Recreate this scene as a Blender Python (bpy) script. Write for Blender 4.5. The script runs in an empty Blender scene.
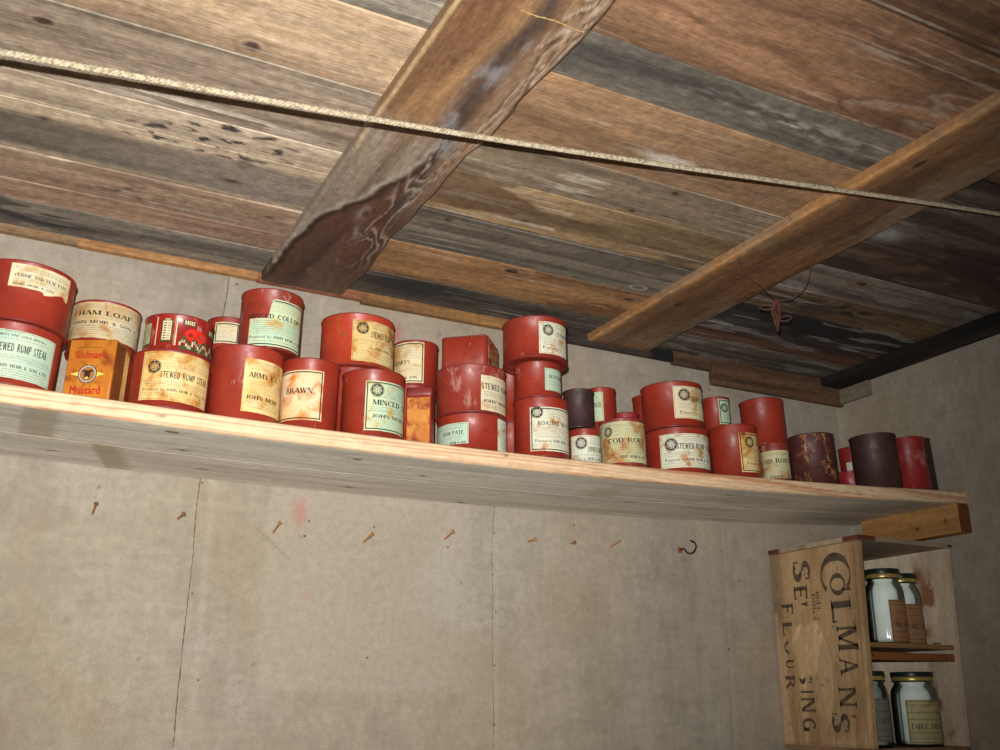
import bpy, math, random
import numpy as np
from mathutils import Vector, Matrix
PI = math.pi
EYE = 1.5                      # camera height above the floor; everything below is built around the eye point and lifted at the end
H = 0.7104                     # ceiling above eye
YW = 1.60                      # back wall
XR = 1.7088                    # right wall
COL = bpy.context.scene.collection
rnd = random.Random(7)

# ------------------------------------------------------------------ basics
def s2l(c):
    c = np.asarray(c, float) / 255.0
    return np.where(c <= .04045, c / 12.92, ((c + .055) / 1.055) ** 2.4)
def lin(*c):
    v = s2l(c); return (float(v[0]), float(v[1]), float(v[2]), 1.0)
def link(name, me, parent=None):
    o = bpy.data.objects.new(name, me); COL.objects.link(o)
    if parent is not None: o.parent = parent
    return o
def thing(name, label, cat, loc=(0, 0, 0), group=None):
    o = bpy.data.objects.new(name, None); COL.objects.link(o); o.location = loc
    o.empty_display_size = .02
    o['label'] = label; o['category'] = cat
    if group: o['group'] = group
    return o
def tag(o, label, cat, group=None):
    o['label'] = label; o['category'] = cat
    if group: o['group'] = group
    return o
class MB:
    """collects polygons with material indices"""
    def __init__(s): s.v = []; s.f = []; s.m = []
    def add(s, pts, m=0):
        i = len(s.v); s.v += [tuple(p) for p in pts]; s.f.append(tuple(range(i, i + len(pts)))); s.m.append(m)
    def addmesh(s, v, f, m=0):
        i = len(s.v); s.v += [tuple(p) for p in v]
        for q in f: s.f.append(tuple(i + k for k in q)); s.m.append(m)
    def box(s, lo, hi, m=0, rot=None):
        x0, y0, z0 = lo; x1, y1, z1 = hi
        v = [(x0,y0,z0),(x1,y0,z0),(x1,y1,z0),(x0,y1,z0),(x0,y0,z1),(x1,y0,z1),(x1,y1,z1),(x0,y1,z1)]
        if rot: v = [tuple(rot @ Vector(p)) for p in v]
        s.addmesh(v, [(0,3,2,1),(4,5,6,7),(0,1,5,4),(1,2,6,5),(2,3,7,6),(3,0,4,7)], m)
    def tube(s, pts, r, n=8, m=0, rr=None):
        pts = [Vector(p) for p in pts]; rings = []; up = None
        for i, p in enumerate(pts):
            t = (pts[min(i+1, len(pts)-1)] - pts[max(i-1, 0)]).normalized()
            if up is None:
                up = Vector((0,0,1)) if abs(t.z) < .9 else Vector((1,0,0))
            a = t.cross(up).normalized(); b = a.cross(t).normalized(); up = b
            q = rr[i] if rr else r
            rings.append([p + (a*math.cos(k*2*PI/n) + b*math.sin(k*2*PI/n))*q for k in range(n)])
        v = [x for R in rings for x in R]; f = []
        for i in range(len(pts)-1):
            for k in range(n):
                f.append((i*n+k, i*n+(k+1)%n, (i+1)*n+(k+1)%n, (i+1)*n+k))
        f.append(tuple(range(n-1, -1, -1))); f.append(tuple((len(pts)-1)*n+k for k in range(n)))
        s.addmesh(v, f, m)
    def lathe(s, prof, n=64, m=0, c=(0,0), cap0=True, cap1=True):
        v = []; f = []
        for r, z in prof:
            for k in range(n):
                a = 2*PI*k/n; v.append((c[0]+r*math.sin(a), c[1]-r*math.cos(a), z))
        for i in range(len(prof)-1):
            for k in range(n):
                f.append((i*n+k, i*n+(k+1)%n, (i+1)*n+(k+1)%n, (i+1)*n+k))
        if cap0: f.append(tuple(range(n-1, -1, -1)))
        if cap1: f.append(tuple((len(prof)-1)*n+k for k in range(n)))
        s.addmesh(v, f, m)
    def build(s, name, mats, parent=None, smooth=False):
        me = bpy.data.meshes.new(name); me.from_pydata(s.v, [], s.f)
        for m in (mats if isinstance(mats, (list, tuple)) else [mats]): me.materials.append(m)
        me.polygons.foreach_set('material_index', s.m)
        if smooth:
            me.polygons.foreach_set('use_smooth', [len(f) <= 4 for f in s.f])
            try: me.set_sharp_from_angle(angle=math.radians(50))
            except Exception: pass
        me.update()
        return link(name, me, parent)

# ------------------------------------------------------------------ numpy noise (used to colour wood grain, stains and knots)
def vnoise(x, y, seed=0):
    xi = np.floor(x).astype(np.int64); yi = np.floor(y).astype(np.int64)
    fx = x - xi; fy = y - yi; fx = fx*fx*(3-2*fx); fy = fy*fy*(3-2*fy)
    def h(a, b):
        n = (a*374761393 + b*668265263 + seed*982451653) & 0xffffffff
        n = ((n ^ (n >> 13)) * 1274126177) & 0xffffffff
        return ((n ^ (n >> 16)) & 0xffff) / 32767.5 - 1
    a = h(xi, yi); b = h(xi+1, yi); c = h(xi, yi+1); d = h(xi+1, yi+1)
    return (a*(1-fx)+b*fx)*(1-fy) + (c*(1-fx)+d*fx)*fy
def fbm(x, y, seed=0, o=4):
    t = 0; a = .5
    for i in range(o):
        t = t + a*vnoise(x*2**i, y*2**i, seed+i*17); a *= .5
    return t
def sstep(a, b, x): 
    t = np.clip((x-a)/(b-a), 0, 1); return t*t*(3-2*t)
def mixc(a, b, t): return a*(1-t[..., None]) + b*t[..., None]
def C(*c): return s2l(c)

# ------------------------------------------------------------------ materials
def new_mat(name, rough=.7, spec=.5):
    m = bpy.data.materials.new(name); m.use_nodes = True; nt = m.node_tree
    b = nt.nodes['Principled BSDF']; b.inputs['Roughness'].default_value = rough
    b.inputs['Specular IOR Level'].default_value = spec
    return m, nt, b
def coords(nt, scale=(1,1,1), shift=True):
    tc = nt.nodes.new('ShaderNodeTexCoord'); mp = nt.nodes.new('ShaderNodeMapping'); mp.inputs['Scale'].default_value = scale
    if shift:
        oi = nt.nodes.new('ShaderNodeObjectInfo'); ad = nt.nodes.new('ShaderNodeVectorMath'); ad.operation = 'ADD'
        nt.links.new(tc.outputs['Object'], ad.inputs[0]); nt.links.new(oi.outputs['Location'], ad.inputs[1])
        nt.links.new(ad.outputs[0], mp.inputs['Vector'])
    else: nt.links.new(tc.outputs['Object'], mp.inputs['Vector'])
    return mp.outputs[0]
def noise(nt, vec, scale, detail=4, rough=.55, dist=0):
    n = nt.nodes.new('ShaderNodeTexNoise'); n.inputs['Scale'].default_value = scale; n.inputs['Detail'].default_value = detail
    n.inputs['Roughness'].default_value = rough; n.inputs['Distortion'].default_value = dist
    nt.links.new(vec, n.inputs['Vector']); return n.outputs['Fac']
def ramp(nt, fac, stops):
    r = nt.nodes.new('ShaderNodeValToRGB'); e = r.color_ramp.elements
    while len(e) < len(stops): e.new(.5)
    for k, (p, c) in enumerate(stops): e[k].position = p; e[k].color = c if len(c) == 4 else (*c, 1)
    nt.links.new(fac, r.inputs['Fac']); return r.outputs['Color']
def mix(nt, a, b, fac, mode='MIX'):
    m = nt.nodes.new('ShaderNodeMix'); m.data_type = 'RGBA'; m.blend_type = mode
    for s, v in ((m.inputs[6], a), (m.inputs[7], b), (m.inputs[0], fac)):
        if hasattr(v, 'is_output'): nt.links.new(v, s)
        else: s.default_value = v
    return m.outputs[2]
def bump(nt, b, h, strength=.2, dist=.002):
    n = nt.nodes.new('ShaderNodeBump'); n.inputs['Strength'].default_value = strength; n.inputs['Distance'].default_value = dist
    nt.links.new(h, n.inputs['Height']); nt.links.new(n.outputs[0], b.inputs['Normal'])
W1 = (1,1,1,1); K0 = (0,0,0,1)
def g(v): return (v, v, v, 1)

def colored_mat(name, rough=.75, fine=(6, 120, 120), fs=10, amt=.25, bumps=.25, spec=.4):
    """surface whose board / stain colours come from its colour attribute, with node grain on top"""
    m, nt, b = new_mat(name, rough, spec)
    at = nt.nodes.new('ShaderNodeAttribute'); at.attribute_name = 'Col'
    v = coords(nt, fine, False); f = noise(nt, v, fs, 8, .68)
    sp = noise(nt, coords(nt, (1,1,1), False), 75, 6, .7)
    c0 = mix(nt, at.outputs['Color'], ramp(nt, sp, [(.32, g(1-amt*.8)), (.66, g(1+amt*.45))]), 1.0, 'MULTIPLY')
    c = mix(nt, c0, ramp(nt, f, [(.3, g(1-amt)), (.7, g(1+amt*.6))]), 1.0, 'MULTIPLY')
    nt.links.new(c, b.inputs['Base Color']); bump(nt, b, f, bumps, .002)
    return m
def paint_mat(name, base, dark, scuff=(205,170,155), rust=(88,52,30), scuff_t=.66, rust_t=.70, rough=.42, sc=1.0):
    m, nt, b = new_mat(name, rough, .45)
    v = coords(nt)
    c = mix(nt, lin(*base), lin(*dark), ramp(nt, noise(nt, v, 14*sc, 5, .6), [(.42, K0), (.68, W1)]))
    fine = noise(nt, v, 160, 3, .6)
    c = mix(nt, c, lin(*dark), ramp(nt, fine, [(.52, K0), (.75, g(.5))]))
    v2 = coords(nt, (1,1,.45)); 
    c = mix(nt, c, lin(*scuff), ramp(nt, noise(nt, v2, 46*sc, 8, .72), [(scuff_t, K0), (scuff_t+.09, g(.55))]))
    c = mix(nt, c, lin(*rust), ramp(nt, noise(nt, v, 27*sc, 7, .7, .6), [(rust_t, K0), (rust_t+.06, g(.85))]))
    nt.links.new(c, b.inputs['Base Color'])
    nt.links.new(ramp(nt, noise(nt, v, 60, 4), [(.35, g(rough-.08)), (.7, g(rough+.2))]), b.inputs['Roughness'])
    bump(nt, b, fine, .06, .001)
    return m
def paper_mat(name, base, tint, stain, dark, t=.55, sc=1.0, seed=0, rough=.55):
    m, nt, b = new_mat(name, rough, .35)
    v = coords(nt, (1,1,1)); 
    mp = nt.nodes.new('ShaderNodeVectorMath'); mp.operation = 'ADD'; mp.inputs[1].default_value = (seed*1.37, seed*.71, seed*2.13)
    nt.links.new(v, mp.inputs[0]); v = mp.outputs[0]
    c = mix(nt, lin(*base), lin(*tint), ramp(nt, noise(nt, v, 22*sc, 3, .5), [(.35, K0), (.65, W1)]))
    n = noise(nt, v, 34*sc, 6, .6, .3)
    c = mix(nt, c, lin(*stain), ramp(nt, n, [(t-.07, K0), (t+.05, g(.92))]))
    c = mix(nt, c, lin(*dark), ramp(nt, n, [(t+.06, K0), (t+.15, g(.9))]))
    c = mix(nt, c, lin(120,95,60), ramp(nt, noise(nt, v, 230, 2), [(.62, K0), (.8, g(.5))]))
    nt.links.new(c, b.inputs['Base Color']); bump(nt, b, n, .08, .001)
    return m
def flat_mat(name, c, rough=.6, metal=0, var=.15, sc=80, spec=.4):
    m, nt, b = new_mat(name, rough, spec); b.inputs['Metallic'].default_value = metal
    k = mix(nt, lin(*c), ramp(nt, noise(nt, coords(nt), sc, 4), [(.3, g(1-var)), (.7, g(1+var))]), 1.0, 'MULTIPLY')
    nt.links.new(k, b.inputs['Base Color']); return m
def wood_mat(name, a, bcol, dk, scale=(3, 60, 60), rough=.7, dt=.62):
    m, nt, b = new_mat(name, rough, .35); v = coords(nt, scale)
    n1 = noise(nt, v, 1.0, 5, .55, .8); n2 = noise(nt, v, 5.0, 4, .6)
    c = mix(nt, lin(*a), lin(*bcol), ramp(nt, n1, [(.35, K0), (.62, W1)]))
    c = mix(nt, c, lin(*dk), ramp(nt, n2, [(dt-.08, K0), (dt+.1, g(.8))]))
    nt.links.new(c, b.inputs['Base Color']); bump(nt, b, n2, .2, .002); return m

INK = flat_mat('printing_ink', (36, 30, 26), .6)
INKB = flat_mat('bold_black_ink', (18, 18, 18), .55)
INKF = flat_mat('faded_ink', (120, 108, 84), .65)
RED = [paint_mat('red_tin_paint', (152, 49, 31), (128, 40, 27)),
       paint_mat('red_tin_paint_worn', (150, 50, 32), (120, 42, 28), scuff_t=.60, rust_t=.64),
       paint_mat('red_tin_paint_scuffed', (146, 52, 38), (112, 44, 32), scuff=(190,150,135), scuff_t=.53, rust_t=.62),
       paint_mat('brick_red_tin_paint', (156, 52, 33), (136, 46, 31), scuff_t=.64, rust_t=.68)]
CRIM = paint_mat('crimson_worn_paint', (158, 42, 42), (122, 32, 34), scuff=(185,130,130), scuff_t=.55, rust=(45,22,22), rust_t=.62)
DARK = paint_mat('dark_oxide_tin', (70, 45, 41), (50, 33, 32), scuff=(104,76,68), scuff_t=.6, rust=(60,34,26), rust_t=.6, rough=.5)
DARKR = paint_mat('dark_oxide_flaking', (84, 44, 40), (56, 32, 31), scuff=(222,160,100), scuff_t=.53, rust=(190,112,56), rust_t=.58, rough=.5, sc=1.25)
SKM = paint_mat('red_tin_paint_ochre_stain', (184, 62, 36), (158, 52, 30), scuff=(160,105,50), scuff_t=.55, rust=(128,78,34), rust_t=.58)
RIM = flat_mat('rim_red_purple', (120, 44, 42), .38, 0, .25, 50)
RIMD = flat_mat('rim_dark', (62, 38, 38), .42, 0, .25, 50)
PAP = dict(
 mint=paper_mat('mint_label_paper', (170,198,178), (186,206,180), (178,170,110), (150,105,50), .74),
 mintr=paper_mat('mint_label_paper_rusty', (178,206,178), (200,208,165), (190,160,85), (140,82,30), .60, seed=3),
 cream=paper_mat('cream_label_paper', (222,208,166), (214,206,176), (190,150,85), (130,75,30), .60, seed=1),
 creamr=paper_mat('cream_label_paper_rusty', (226,205,150), (220,190,120), (196,136,58), (132,72,24), .54, seed=2),
 white=paper_mat('white_label_paper_spotted', (222,216,190), (205,212,190), (188,128,66), (120,58,24), .60, 1.3, seed=5),
 cod=paper_mat('cod_label_paper', (186,188,150), (200,196,150), (176,118,56), (118,58,26), .555, .9, seed=14),
 ham=paper_mat('ham_label_paper', (204,196,168), (188,160,105), (176,124,58), (110,62,26), .56, .8, seed=4),
 brawn=paper_mat('brawn_label_paper', (224,208,170), (220,190,140), (198,118,38), (158,84,24), .53, .8, seed=12),
)
# ------------------------------------------------------------------ a small roman letterer (each glyph: strokes in a box one unit high)
def glyph(ch, T=.17, t=.06, serif=True):
    P = []; sv = .055; se = .075
    def S(x0, y0, x1, y1, w):                      # slanted stroke of horizontal width w
        P.append([(x0-w/2, y0), (x0+w/2, y0), (x1+w/2, y1), (x1-w/2, y1)])
    def B(x0, x1, y, h):                           # bar
        P.append([(x0, y-h/2), (x1, y-h/2), (x1, y+h/2), (x0, y+h/2)])
    def F(x, y, w):                                # serif foot / head
        if serif:
            yy = sv/2 if y < .5 else 1-sv/2
            B(x-w/2-se, x+w/2+se, yy, sv)
    def A(cx, cy, rx, ry, a0, a1, n=10, T_=None, t_=None):
        T_ = T if T_ is None else T_; t_ = t if t_ is None else t_
        q = []
        for i in range(n+1):
            a = math.radians(a0+(a1-a0)*i/n); c, s = math.cos(a), math.sin(a)
            w = t_+(T_-t_)*abs(c)**1.3
            q.append(((cx+rx*c, cy+ry*s), (cx+(rx-w)*c, cy+(ry-w*ry/max(rx, ry) if ry < rx else ry-w)*s)))
        for i in range(n): P.append([q[i][1], q[i][0], q[i+1][0], q[i+1][1]])
    def stem(x, w=T, y0=0, y1=1, f=(0, 1)):
        S(x, y0, x, y1, w)
        if 0 in f: F(x, 0, w)
        if 1 in f: F(x, 1, w)
    W = .7
    if ch == 'A': S(.06,0,.42,1,t); S(.78,0,.44,1,T); B(.18,.66,.33,t); F(.06,0,t); F(.78,0,T); W = .84
    elif ch == 'B': stem(.12); B(.12,.42,1-t/2,t); B(.12,.42,.53,t); B(.12,.42,t/2,t); A(.40,.76,.24,.24,-90,90); A(.40,.265,.28,.265,-90,90); W=.7
    elif ch == 'C': A(.42,.5,.40,.5,48,312,14); P.append([(.66,.68),(.70,.68),(.70,.95),(.66,.95)]); W=.76
    elif ch == 'D': stem(.12); B(.12,.36,1-t/2,t); B(.12,.36,t/2,t); A(.34,.5,.42,.5,-90,90,12); W=.78
    elif ch == 'E': stem(.12); B(.12,.62,1-t/2,t); B(.12,.5,.52,t); B(.12,.64,t/2,t); B(.58,.63,.9,.2); B(.47,.51,.52,.2); B(.6,.65,.1,.2); W=.68
    elif ch == 'F': stem(.12); B(.12,.62,1-t/2,t); B(.12,.5,.52,t); B(.58,.63,.9,.2); B(.47,.51,.52,.2); W=.64
    elif ch == 'G': A(.42,.5,.40,.5,48,330,14); stem(.72,T*.9,0.02,.42,()); B(.56,.8,.43,t); W=.82
    elif ch == 'H': stem(.12); stem(.66); B(.12,.66,.52,t); W=.78
    elif ch == 'I': stem(.12); W=.26
    elif ch == 'J': stem(.32,T,.2,1,(1,)); A(.18,.2,.225,.2,180,360,8); W=.44
    elif ch == 'K': stem(.12); S(.16,.42,.62,1,t); S(.70,0,.34,.6,T); F(.70,0,T); F(.62,1,t); W=.78
    elif ch == 'L': stem(.12); B(.12,.62,t/2,t); B(.58,.63,.12,.24); W=.66
    elif ch == 'M': stem(.08,t); S(.08+T/3,1,.45,.05,T); S(.45,.05,.80,1,t); stem(.84,T); W=.96
    elif ch == 'N': stem(.08,t); S(.10+T/3,1,.66,0,T); stem(.70,t); W=.80
    elif ch == 'O': A(.42,.5,.42,.5,0,360,20); W=.84
    elif ch == 'P': stem(.12); B(.12,.40,1-t/2,t); B(.12,.40,.46,t); A(.38,.73,.27,.27,-90,90); W=.66
    elif ch == 'Q': A(.42,.5,.42,.5,0,360,20); S(.5,.2,.8,-.1,T); W=.86
    elif ch == 'R': stem(.12); B(.12,.40,1-t/2,t); B(.12,.40,.49,t); A(.38,.745,.26,.255,-90,90); S(.70,0,.40,.5,T); F(.72,0,T*.7); W=.76
    elif ch == 'S':
        A(.30,.745,.24,.255,40,270,12,T*.8); A(.30,.26,.26,.26,-140,90,12,T*.95)
        P.append([(.47,.68),(.51,.68),(.51,.95),(.47,.95)]); P.append([(.06,.06),(.10,.06),(.10,.34),(.06,.34)]); W=.60
    elif ch == 'T': stem(.36,T,0,1,(0,)); B(.02,.70,1-t/2,t); B(.02,.07,.89,.22); B(.65,.70,.89,.22); W=.72
    elif ch == 'U': stem(.12,T,.25,1,(1,)); stem(.66,t,.25,1,(1,)); A(.36,.3,.30,.3,180,360,12); W=.78
    elif ch == 'V': S(.08,1,.40,0,T); S(.42,0,.72,1,t); F(.08,1,T); F(.72,1,t); W=.8
    elif ch == 'W': S(.08,1,.32,0,T); S(.34,0,.54,1,t); S(.52,1,.78,0,T); S(.80,0,1.0,1,t); F(.08,1,T); F(1.0,1,t); W=1.08
    elif ch == 'X': S(.08,1,.68,0,T); S(.08,0,.68,1,t); F(.08,1,T); F(.68,0,T); W=.76
    elif ch == 'Y': S(.08,1,.38,.45,T); S(.70,1,.40,.45,t); stem(.38,T,0,.5,(0,)); F(.08,1,T); F(.7,1,t); W=.78
    elif ch == 'Z': B(.05,.62,1-t/2,t); B(.05,.62,t/2,t); S(.56,1,.12,0,T); W=.68
    elif ch == '&': A(.30,.76,.18,.24,0,360,12,T*.8); A(.30,.27,.27,.27,30,330,12); S(.22,.7,.7,0,T); W=.74
    elif ch == '.': B(.03,.18,.08,.16); W=.22
    elif ch == ',': P.append([(.03,0),(.1,-.18),(.2,.16),(.03,.16)]); W=.22
    elif ch == "'": P.append([(.08,.66),(.14,.66),(.22,1),(.05,1)]); W=.24
    elif ch == '-': B(.04,.34,.42,.10); W=.38
    elif ch == ' ': W=.42
    return P, W
def condensed(ch):
    P, W = glyph(ch, .21, .13, False); k = .62
    return [[(x*k, y) for x, y in q] for q in P], (W if ch != ' ' else .5)*k+.04
_bf = {}
def bfont(s):
    """the same polygons taken from Blender's built-in letters (for lower case)"""
    if s in _bf: return _bf[s]
    cu = bpy.data.curves.new('t', 'FONT'); cu.body = s; cu.resolution_u = 2; cu.size = 1.37
    o = bpy.data.objects.new('t', cu); COL.objects.link(o)
    dg = bpy.context.evaluated_depsgraph_get(); dg.update()
    me = o.evaluated_get(dg).to_mesh()
    P = [[(me.vertices[i].co.x, me.vertices[i].co.y) for i in p.vertices] for p in me.polygons]
    o.evaluated_get(dg).to_mesh_clear(); bpy.data.objects.remove(o); bpy.data.curves.remove(cu)
    W = max(x for q in P for x, y in q); _bf[s] = (P, W); return P, W
def lettering(s, style='s'):
    """polygons of a whole line, width normalised to 0..1 and height to 0..1"""
    out = []; x = 0
    if style == 'b': 
        P, W = bfont(s); return [[(a/W, b) for a, b in q] for q in P]
    i = 0
    while i < len(s):
        ch = s[i]
        if ch.islower():
            j = i
            while j < len(s) and s[j].islower(): j += 1
            P, W = bfont(s[i:j]); out += [[(a+x, b) for a, b in q] for q in P]; x += W+.08; i = j; continue
        P, W = condensed(ch) if style == 'c' else glyph(ch, .2, .09, True)
        out += [[(a+x, b) for a, b in q] for q in P]; x += W+(.09 if style == 's' else .05); i += 1
    return [[(a/x, b) for a, b in q] for q in out]

# ------------------------------------------------------------------ tins
def tin_body(mb, r, h, m=0, seam=True):
    e = .0012
    mb.lathe([(r-.004, .0030), (r-.0035, .0004), (r-.0012, 0), (r+e*.2, .0008), (r+e*.2, .0026), (r-.0008, .0036), (r-.0008, h*.5),
              (r-.0008, h-.0036), (r+e*.2, h-.0026), (r+e*.2, h-.0008), (r-.0012, h), (r-.0035, h-.0004), (r-.004, h-.0030), (0.001, h-.0030)], 72, m, cap1=True)
def wrap(mb, r, rect, poly, off, m):
    mb.add([((r+off)*math.sin(math.radians(th)), -(r+off)*math.cos(math.radians(th)), z) for th, z in poly], m)
def make_label(parent, r, rect, items, paper, border, name='label', fine=True, lab=None, torn=None, seed=0, top=None):
    a0, a1, z0, z1 = rect; rr = random.Random(seed*31+5); mb = MB(); rs = r-.0008
    W = math.radians(a1-a0)*r; dg = lambda m: math.degrees(m/r)
    n = max(10, int((a1-a0)/3))
    lo = []; hi = []
    for i in range(n+1):
        th = a0+(a1-a0)*i/n; w = .0004*vnoise(np.array([i*.9]), np.array([.5]), seed)[0]
        zz = z0+w
        if torn: zz += torn(i/n)
        lo.append((th, float(zz))); hi.append((th, z1-(top(i/n) if top else 0)+.0003*float(vnoise(np.array([i*.7]), np.array([9.5]), seed)[0])))
    for i in range(n):
        wrap(mb, rs, rect, [lo[i], lo[i+1], hi[i+1], hi[i]], .00035, 0)
    off = .0006
    def bar(t0, t1, za, zb, m):
        k = max(1, int(abs(t1-t0)/5))
        for i in range(k):
            if top and max(za, zb) > z1-top(min(1, max(0, (t0+(t1-t0)*i/k-a0)/(a1-a0))))-.0008: continue
            wrap(mb, rs, rect, [(t0+(t1-t0)*i/k, za), (t0+(t1-t0)*(i+1)/k, za), (t0+(t1-t0)*(i+1)/k, zb), (t0+(t1-t0)*i/k, zb)], off, m)
    ins = .0020 if border == 'k' else .0016; w = {'k': .0016, 'j': .0011}.get(border, .0005)
    if border:
        m = {'k': 2, 'j': 1}.get(border, 3)
        A, B = a0+dg(ins), a1-dg(ins); b0 = (z0+ins) if not torn else None
        bar(A, B, z1-ins-w, z1-ins, m)
        if b0: bar(A, B, b0, b0+w, m)
        bar(A, A+dg(w), z0+ins, z1-ins, m); bar(B-dg(w), B, z0+ins, z1-ins, m)
        if border == 'k':
            bar(A+dg(.0022), B-dg(.0022), z1-ins-.0026, z1-ins-.0023, 3)
    used = []
    for it in items:
        if it[0] == 'm':
            _, th, z, q = it; q *= 1.18; used.append((z-q, z+q, th-dg(q)*1.2, th+dg(q)*1.2))
            def ring(ra, rb, k0, k1, m, N=28):
                for k in range(k0, k1):
                    a, b = 2*PI*k/N, 2*PI*(k+1)/N
                    wrap(mb, rs, rect, [(th+dg(ra*math.cos(a)), z+ra*math.sin(a)), (th+dg(rb*math.cos(a)), z+rb*math.sin(a)),
                                        (th+dg(rb*math.cos(b)), z+rb*math.sin(b)), (th+dg(ra*math.cos(b)), z+ra*math.sin(b))], off, m)
            ring(q*.93, q, 0, 28, 1)
            for k in range(0, 28): ring(q*.62, q*.88, k, k+1, 1 if k % 4 != 3 else 3)
            for k in range(0, 28, 2): ring(q*.38, q*.58, k, k+1, 1)
            for k in range(0, 28): ring(q*.30, q*.36, k, k+1, 3)
            for dx, dz, s in ((-.1,.05,.12),(.1,-.02,.14),(0,-.12,.1)):
                bar(th+dg(q*(dx-s/2)), th+dg(q*(dx+s/2)), z+q*(dz-s/2), z+q*(dz+s/2), 1)
        elif it[0] == 'r': bar(a0+dg(.003), a1-dg(.003), it[1], it[1]+it[2], 1)
        else:
            s, ta, tb, z, hh, st = it; used.append((z-hh*.8, z+hh*.8, -999, 999))
            mi = 1 if hh > .004 else 1
            for q in lettering(s, st):
                wrap(mb, rs, rect, [(ta+(tb-ta)*x, z-hh/2+y*hh) for x, y in q], off+.00005, mi)
    if fine:
        z = z1-ins-.0042
        while z > z0+ins+.0022:
            if not any(z > u[0]-.0008 and z < u[1]+.0008 and u[2] < -900 for u in used):
                th = a0+dg(ins+.003+rr.random()*.006); end = a1-dg(ins+.002+rr.random()*.006)
                hh = rr.choice((.0007, .0009, .0012))
                while th < end:
                    L = dg(rr.uniform(.0012, .0045))
                    if th+L > end: break
                    if not any(z > u[0] and z < u[1] and th+L > u[2] and th < u[3] and u[2] > -900 for u in used):
                        x = th
                        while x < th+L: bar(x, x+dg(.0007), z, z+hh*rr.uniform(.7, 1.1), 3); x += dg(.0011)
                    th += L+dg(.0012)
            z -= .0031
    o = mb.build(name, [paper, INK, INKB, INKF], parent)
    if lab: o['label'] = lab
    return o
def slope_at(x): return -.0278+.0534*x
def make_tin(k, label, mat, rim=None, cat='tin', group=None, name='food_tin'):
    x, y, r, z0, z1 = TINS[k]; sl = slope_at(x); h = z1-z0-.0004
    hm = h/2
    t = thing(name, label, cat, (x+sl*hm, y, z0+.0003), group)
    t.rotation_euler = (0, -math.atan(sl), 0)
    mb = MB(); tin_body(mb, r, h); mb.build('body', mat, t, True)
    for zz in (0.0, h-.0030):
        q = MB(); q.lathe([(r-.0012, zz+.0003), (r+.0003, zz+.0006), (r+.0005, zz+.0015), (r+.0003, zz+.0024), (r-.0012, zz+.0027)], 72, cap0=False, cap1=False)
        q.build('rim', rim or RIM, t, True)
    return t
FLASH, AMB, EXPO = 132.0, .06, 0.0
TINS={
 'GP':(0.7830,1.4900,0.0360,0.3645,0.4600),
 'GPu':(0.7820,1.4900,0.0350,0.4600,0.5600),
 'BSb':(1.1050,1.5150,0.0330,0.3717,0.4690),
 'BS':(1.1050,1.5150,0.0330,0.4690,0.5660),
 'A1':(-0.0156,1.3634,0.0574,0.3699,0.4534),
 'A1u':(-0.0123,1.3634,0.0608,0.4534,0.5359),
 'HLb':(0.0998,1.4630,0.0450,0.3670,0.4675),
 'HL':(0.0987,1.4630,0.0477,0.4675,0.5432),
 'A2':(0.1838,1.3584,0.0524,0.3653,0.4474),
 'TT':(0.1885,1.3584,0.0465,0.4474,0.5020),
 'BC':(0.2830,1.4946,0.0346,0.4658,0.5678),
 'A3':(0.2875,1.3609,0.0509,0.3637,0.4735),
 'MC':(0.3161,1.3609,0.0452,0.4735,0.5665),
 'A4':(0.3789,1.3529,0.0420,0.3628,0.4688),
 'SKb':(0.4802,1.4613,0.0513,0.3623,0.5009),
 'SK':(0.4840,1.4613,0.0601,0.5009,0.5896),
 'A5':(0.4779,1.3554,0.0474,0.3623,0.4667),
 'KDb':(0.5787,1.4494,0.0394,0.3624,0.4862),
 'KD':(0.5831,1.4494,0.0376,0.4862,0.5646),
 'PT':(0.6514,1.3710,0.0560,0.3627,0.4238),
 'RS':(0.6492,1.3710,0.0564,0.4238,0.5033),
 'RO':(0.7658,1.3490,0.0450,0.3639,0.4633),
 'SM':(0.7600,1.3490,0.0394,0.4633,0.5252),
 'TP':(0.7553,1.3490,0.0538,0.5252,0.5974),
 'SA':(0.8471,1.3467,0.0267,0.3651,0.4257),
 'DK':(0.8372,1.3467,0.0262,0.4257,0.4927),
 'BL':(0.9542,1.4589,0.0289,0.4551,0.5430),
 'CR':(0.9315,1.3589,0.0389,0.3668,0.4544),
 'BT':(1.0137,1.4658,0.0258,0.3688,0.5065),
 'ST':(1.0514,1.3657,0.0557,0.3698,0.4511),
 'SU':(1.0451,1.3657,0.0544,0.4511,0.5340),
 'BK':(1.2303,1.4677,0.0277,0.4713,0.5670),
 'RD':(1.1716,1.3557,0.0437,0.3736,0.4726),
 'TR':(1.3263,1.4432,0.0432,0.4738,0.5681),
 'CS':(1.2512,1.3379,0.0259,0.3765,0.4478),
 'RU':(1.3700,1.3632,0.0432,0.3815,0.4834),
 'WR':(1.6705,1.5400,0.0300,0.3976,0.5350),
 'DB':(1.5296,1.3563,0.0443,0.3895,0.5011),
 'WN':(1.6070,1.3400,0.0335,0.3938,0.5020),
 'DE':(1.6737,1.3665,0.0240,0.3978,0.5150),
 'XR':(0.1339,1.5450,0.0330,0.3663,0.5050),
 'WL':(1.5585,1.4500,0.0300,0.3910,0.4505),
 'BKb':(1.2303,1.4677,0.0277,0.3757,0.4713),
 'BCb':(0.2830,1.4946,0.0346,0.3638,0.4658),
 'BLb':(0.9542,1.4589,0.0289,0.3673,0.4551),
 'TRb':(1.3263,1.4432,0.0432,0.3796,0.4738),
}

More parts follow.
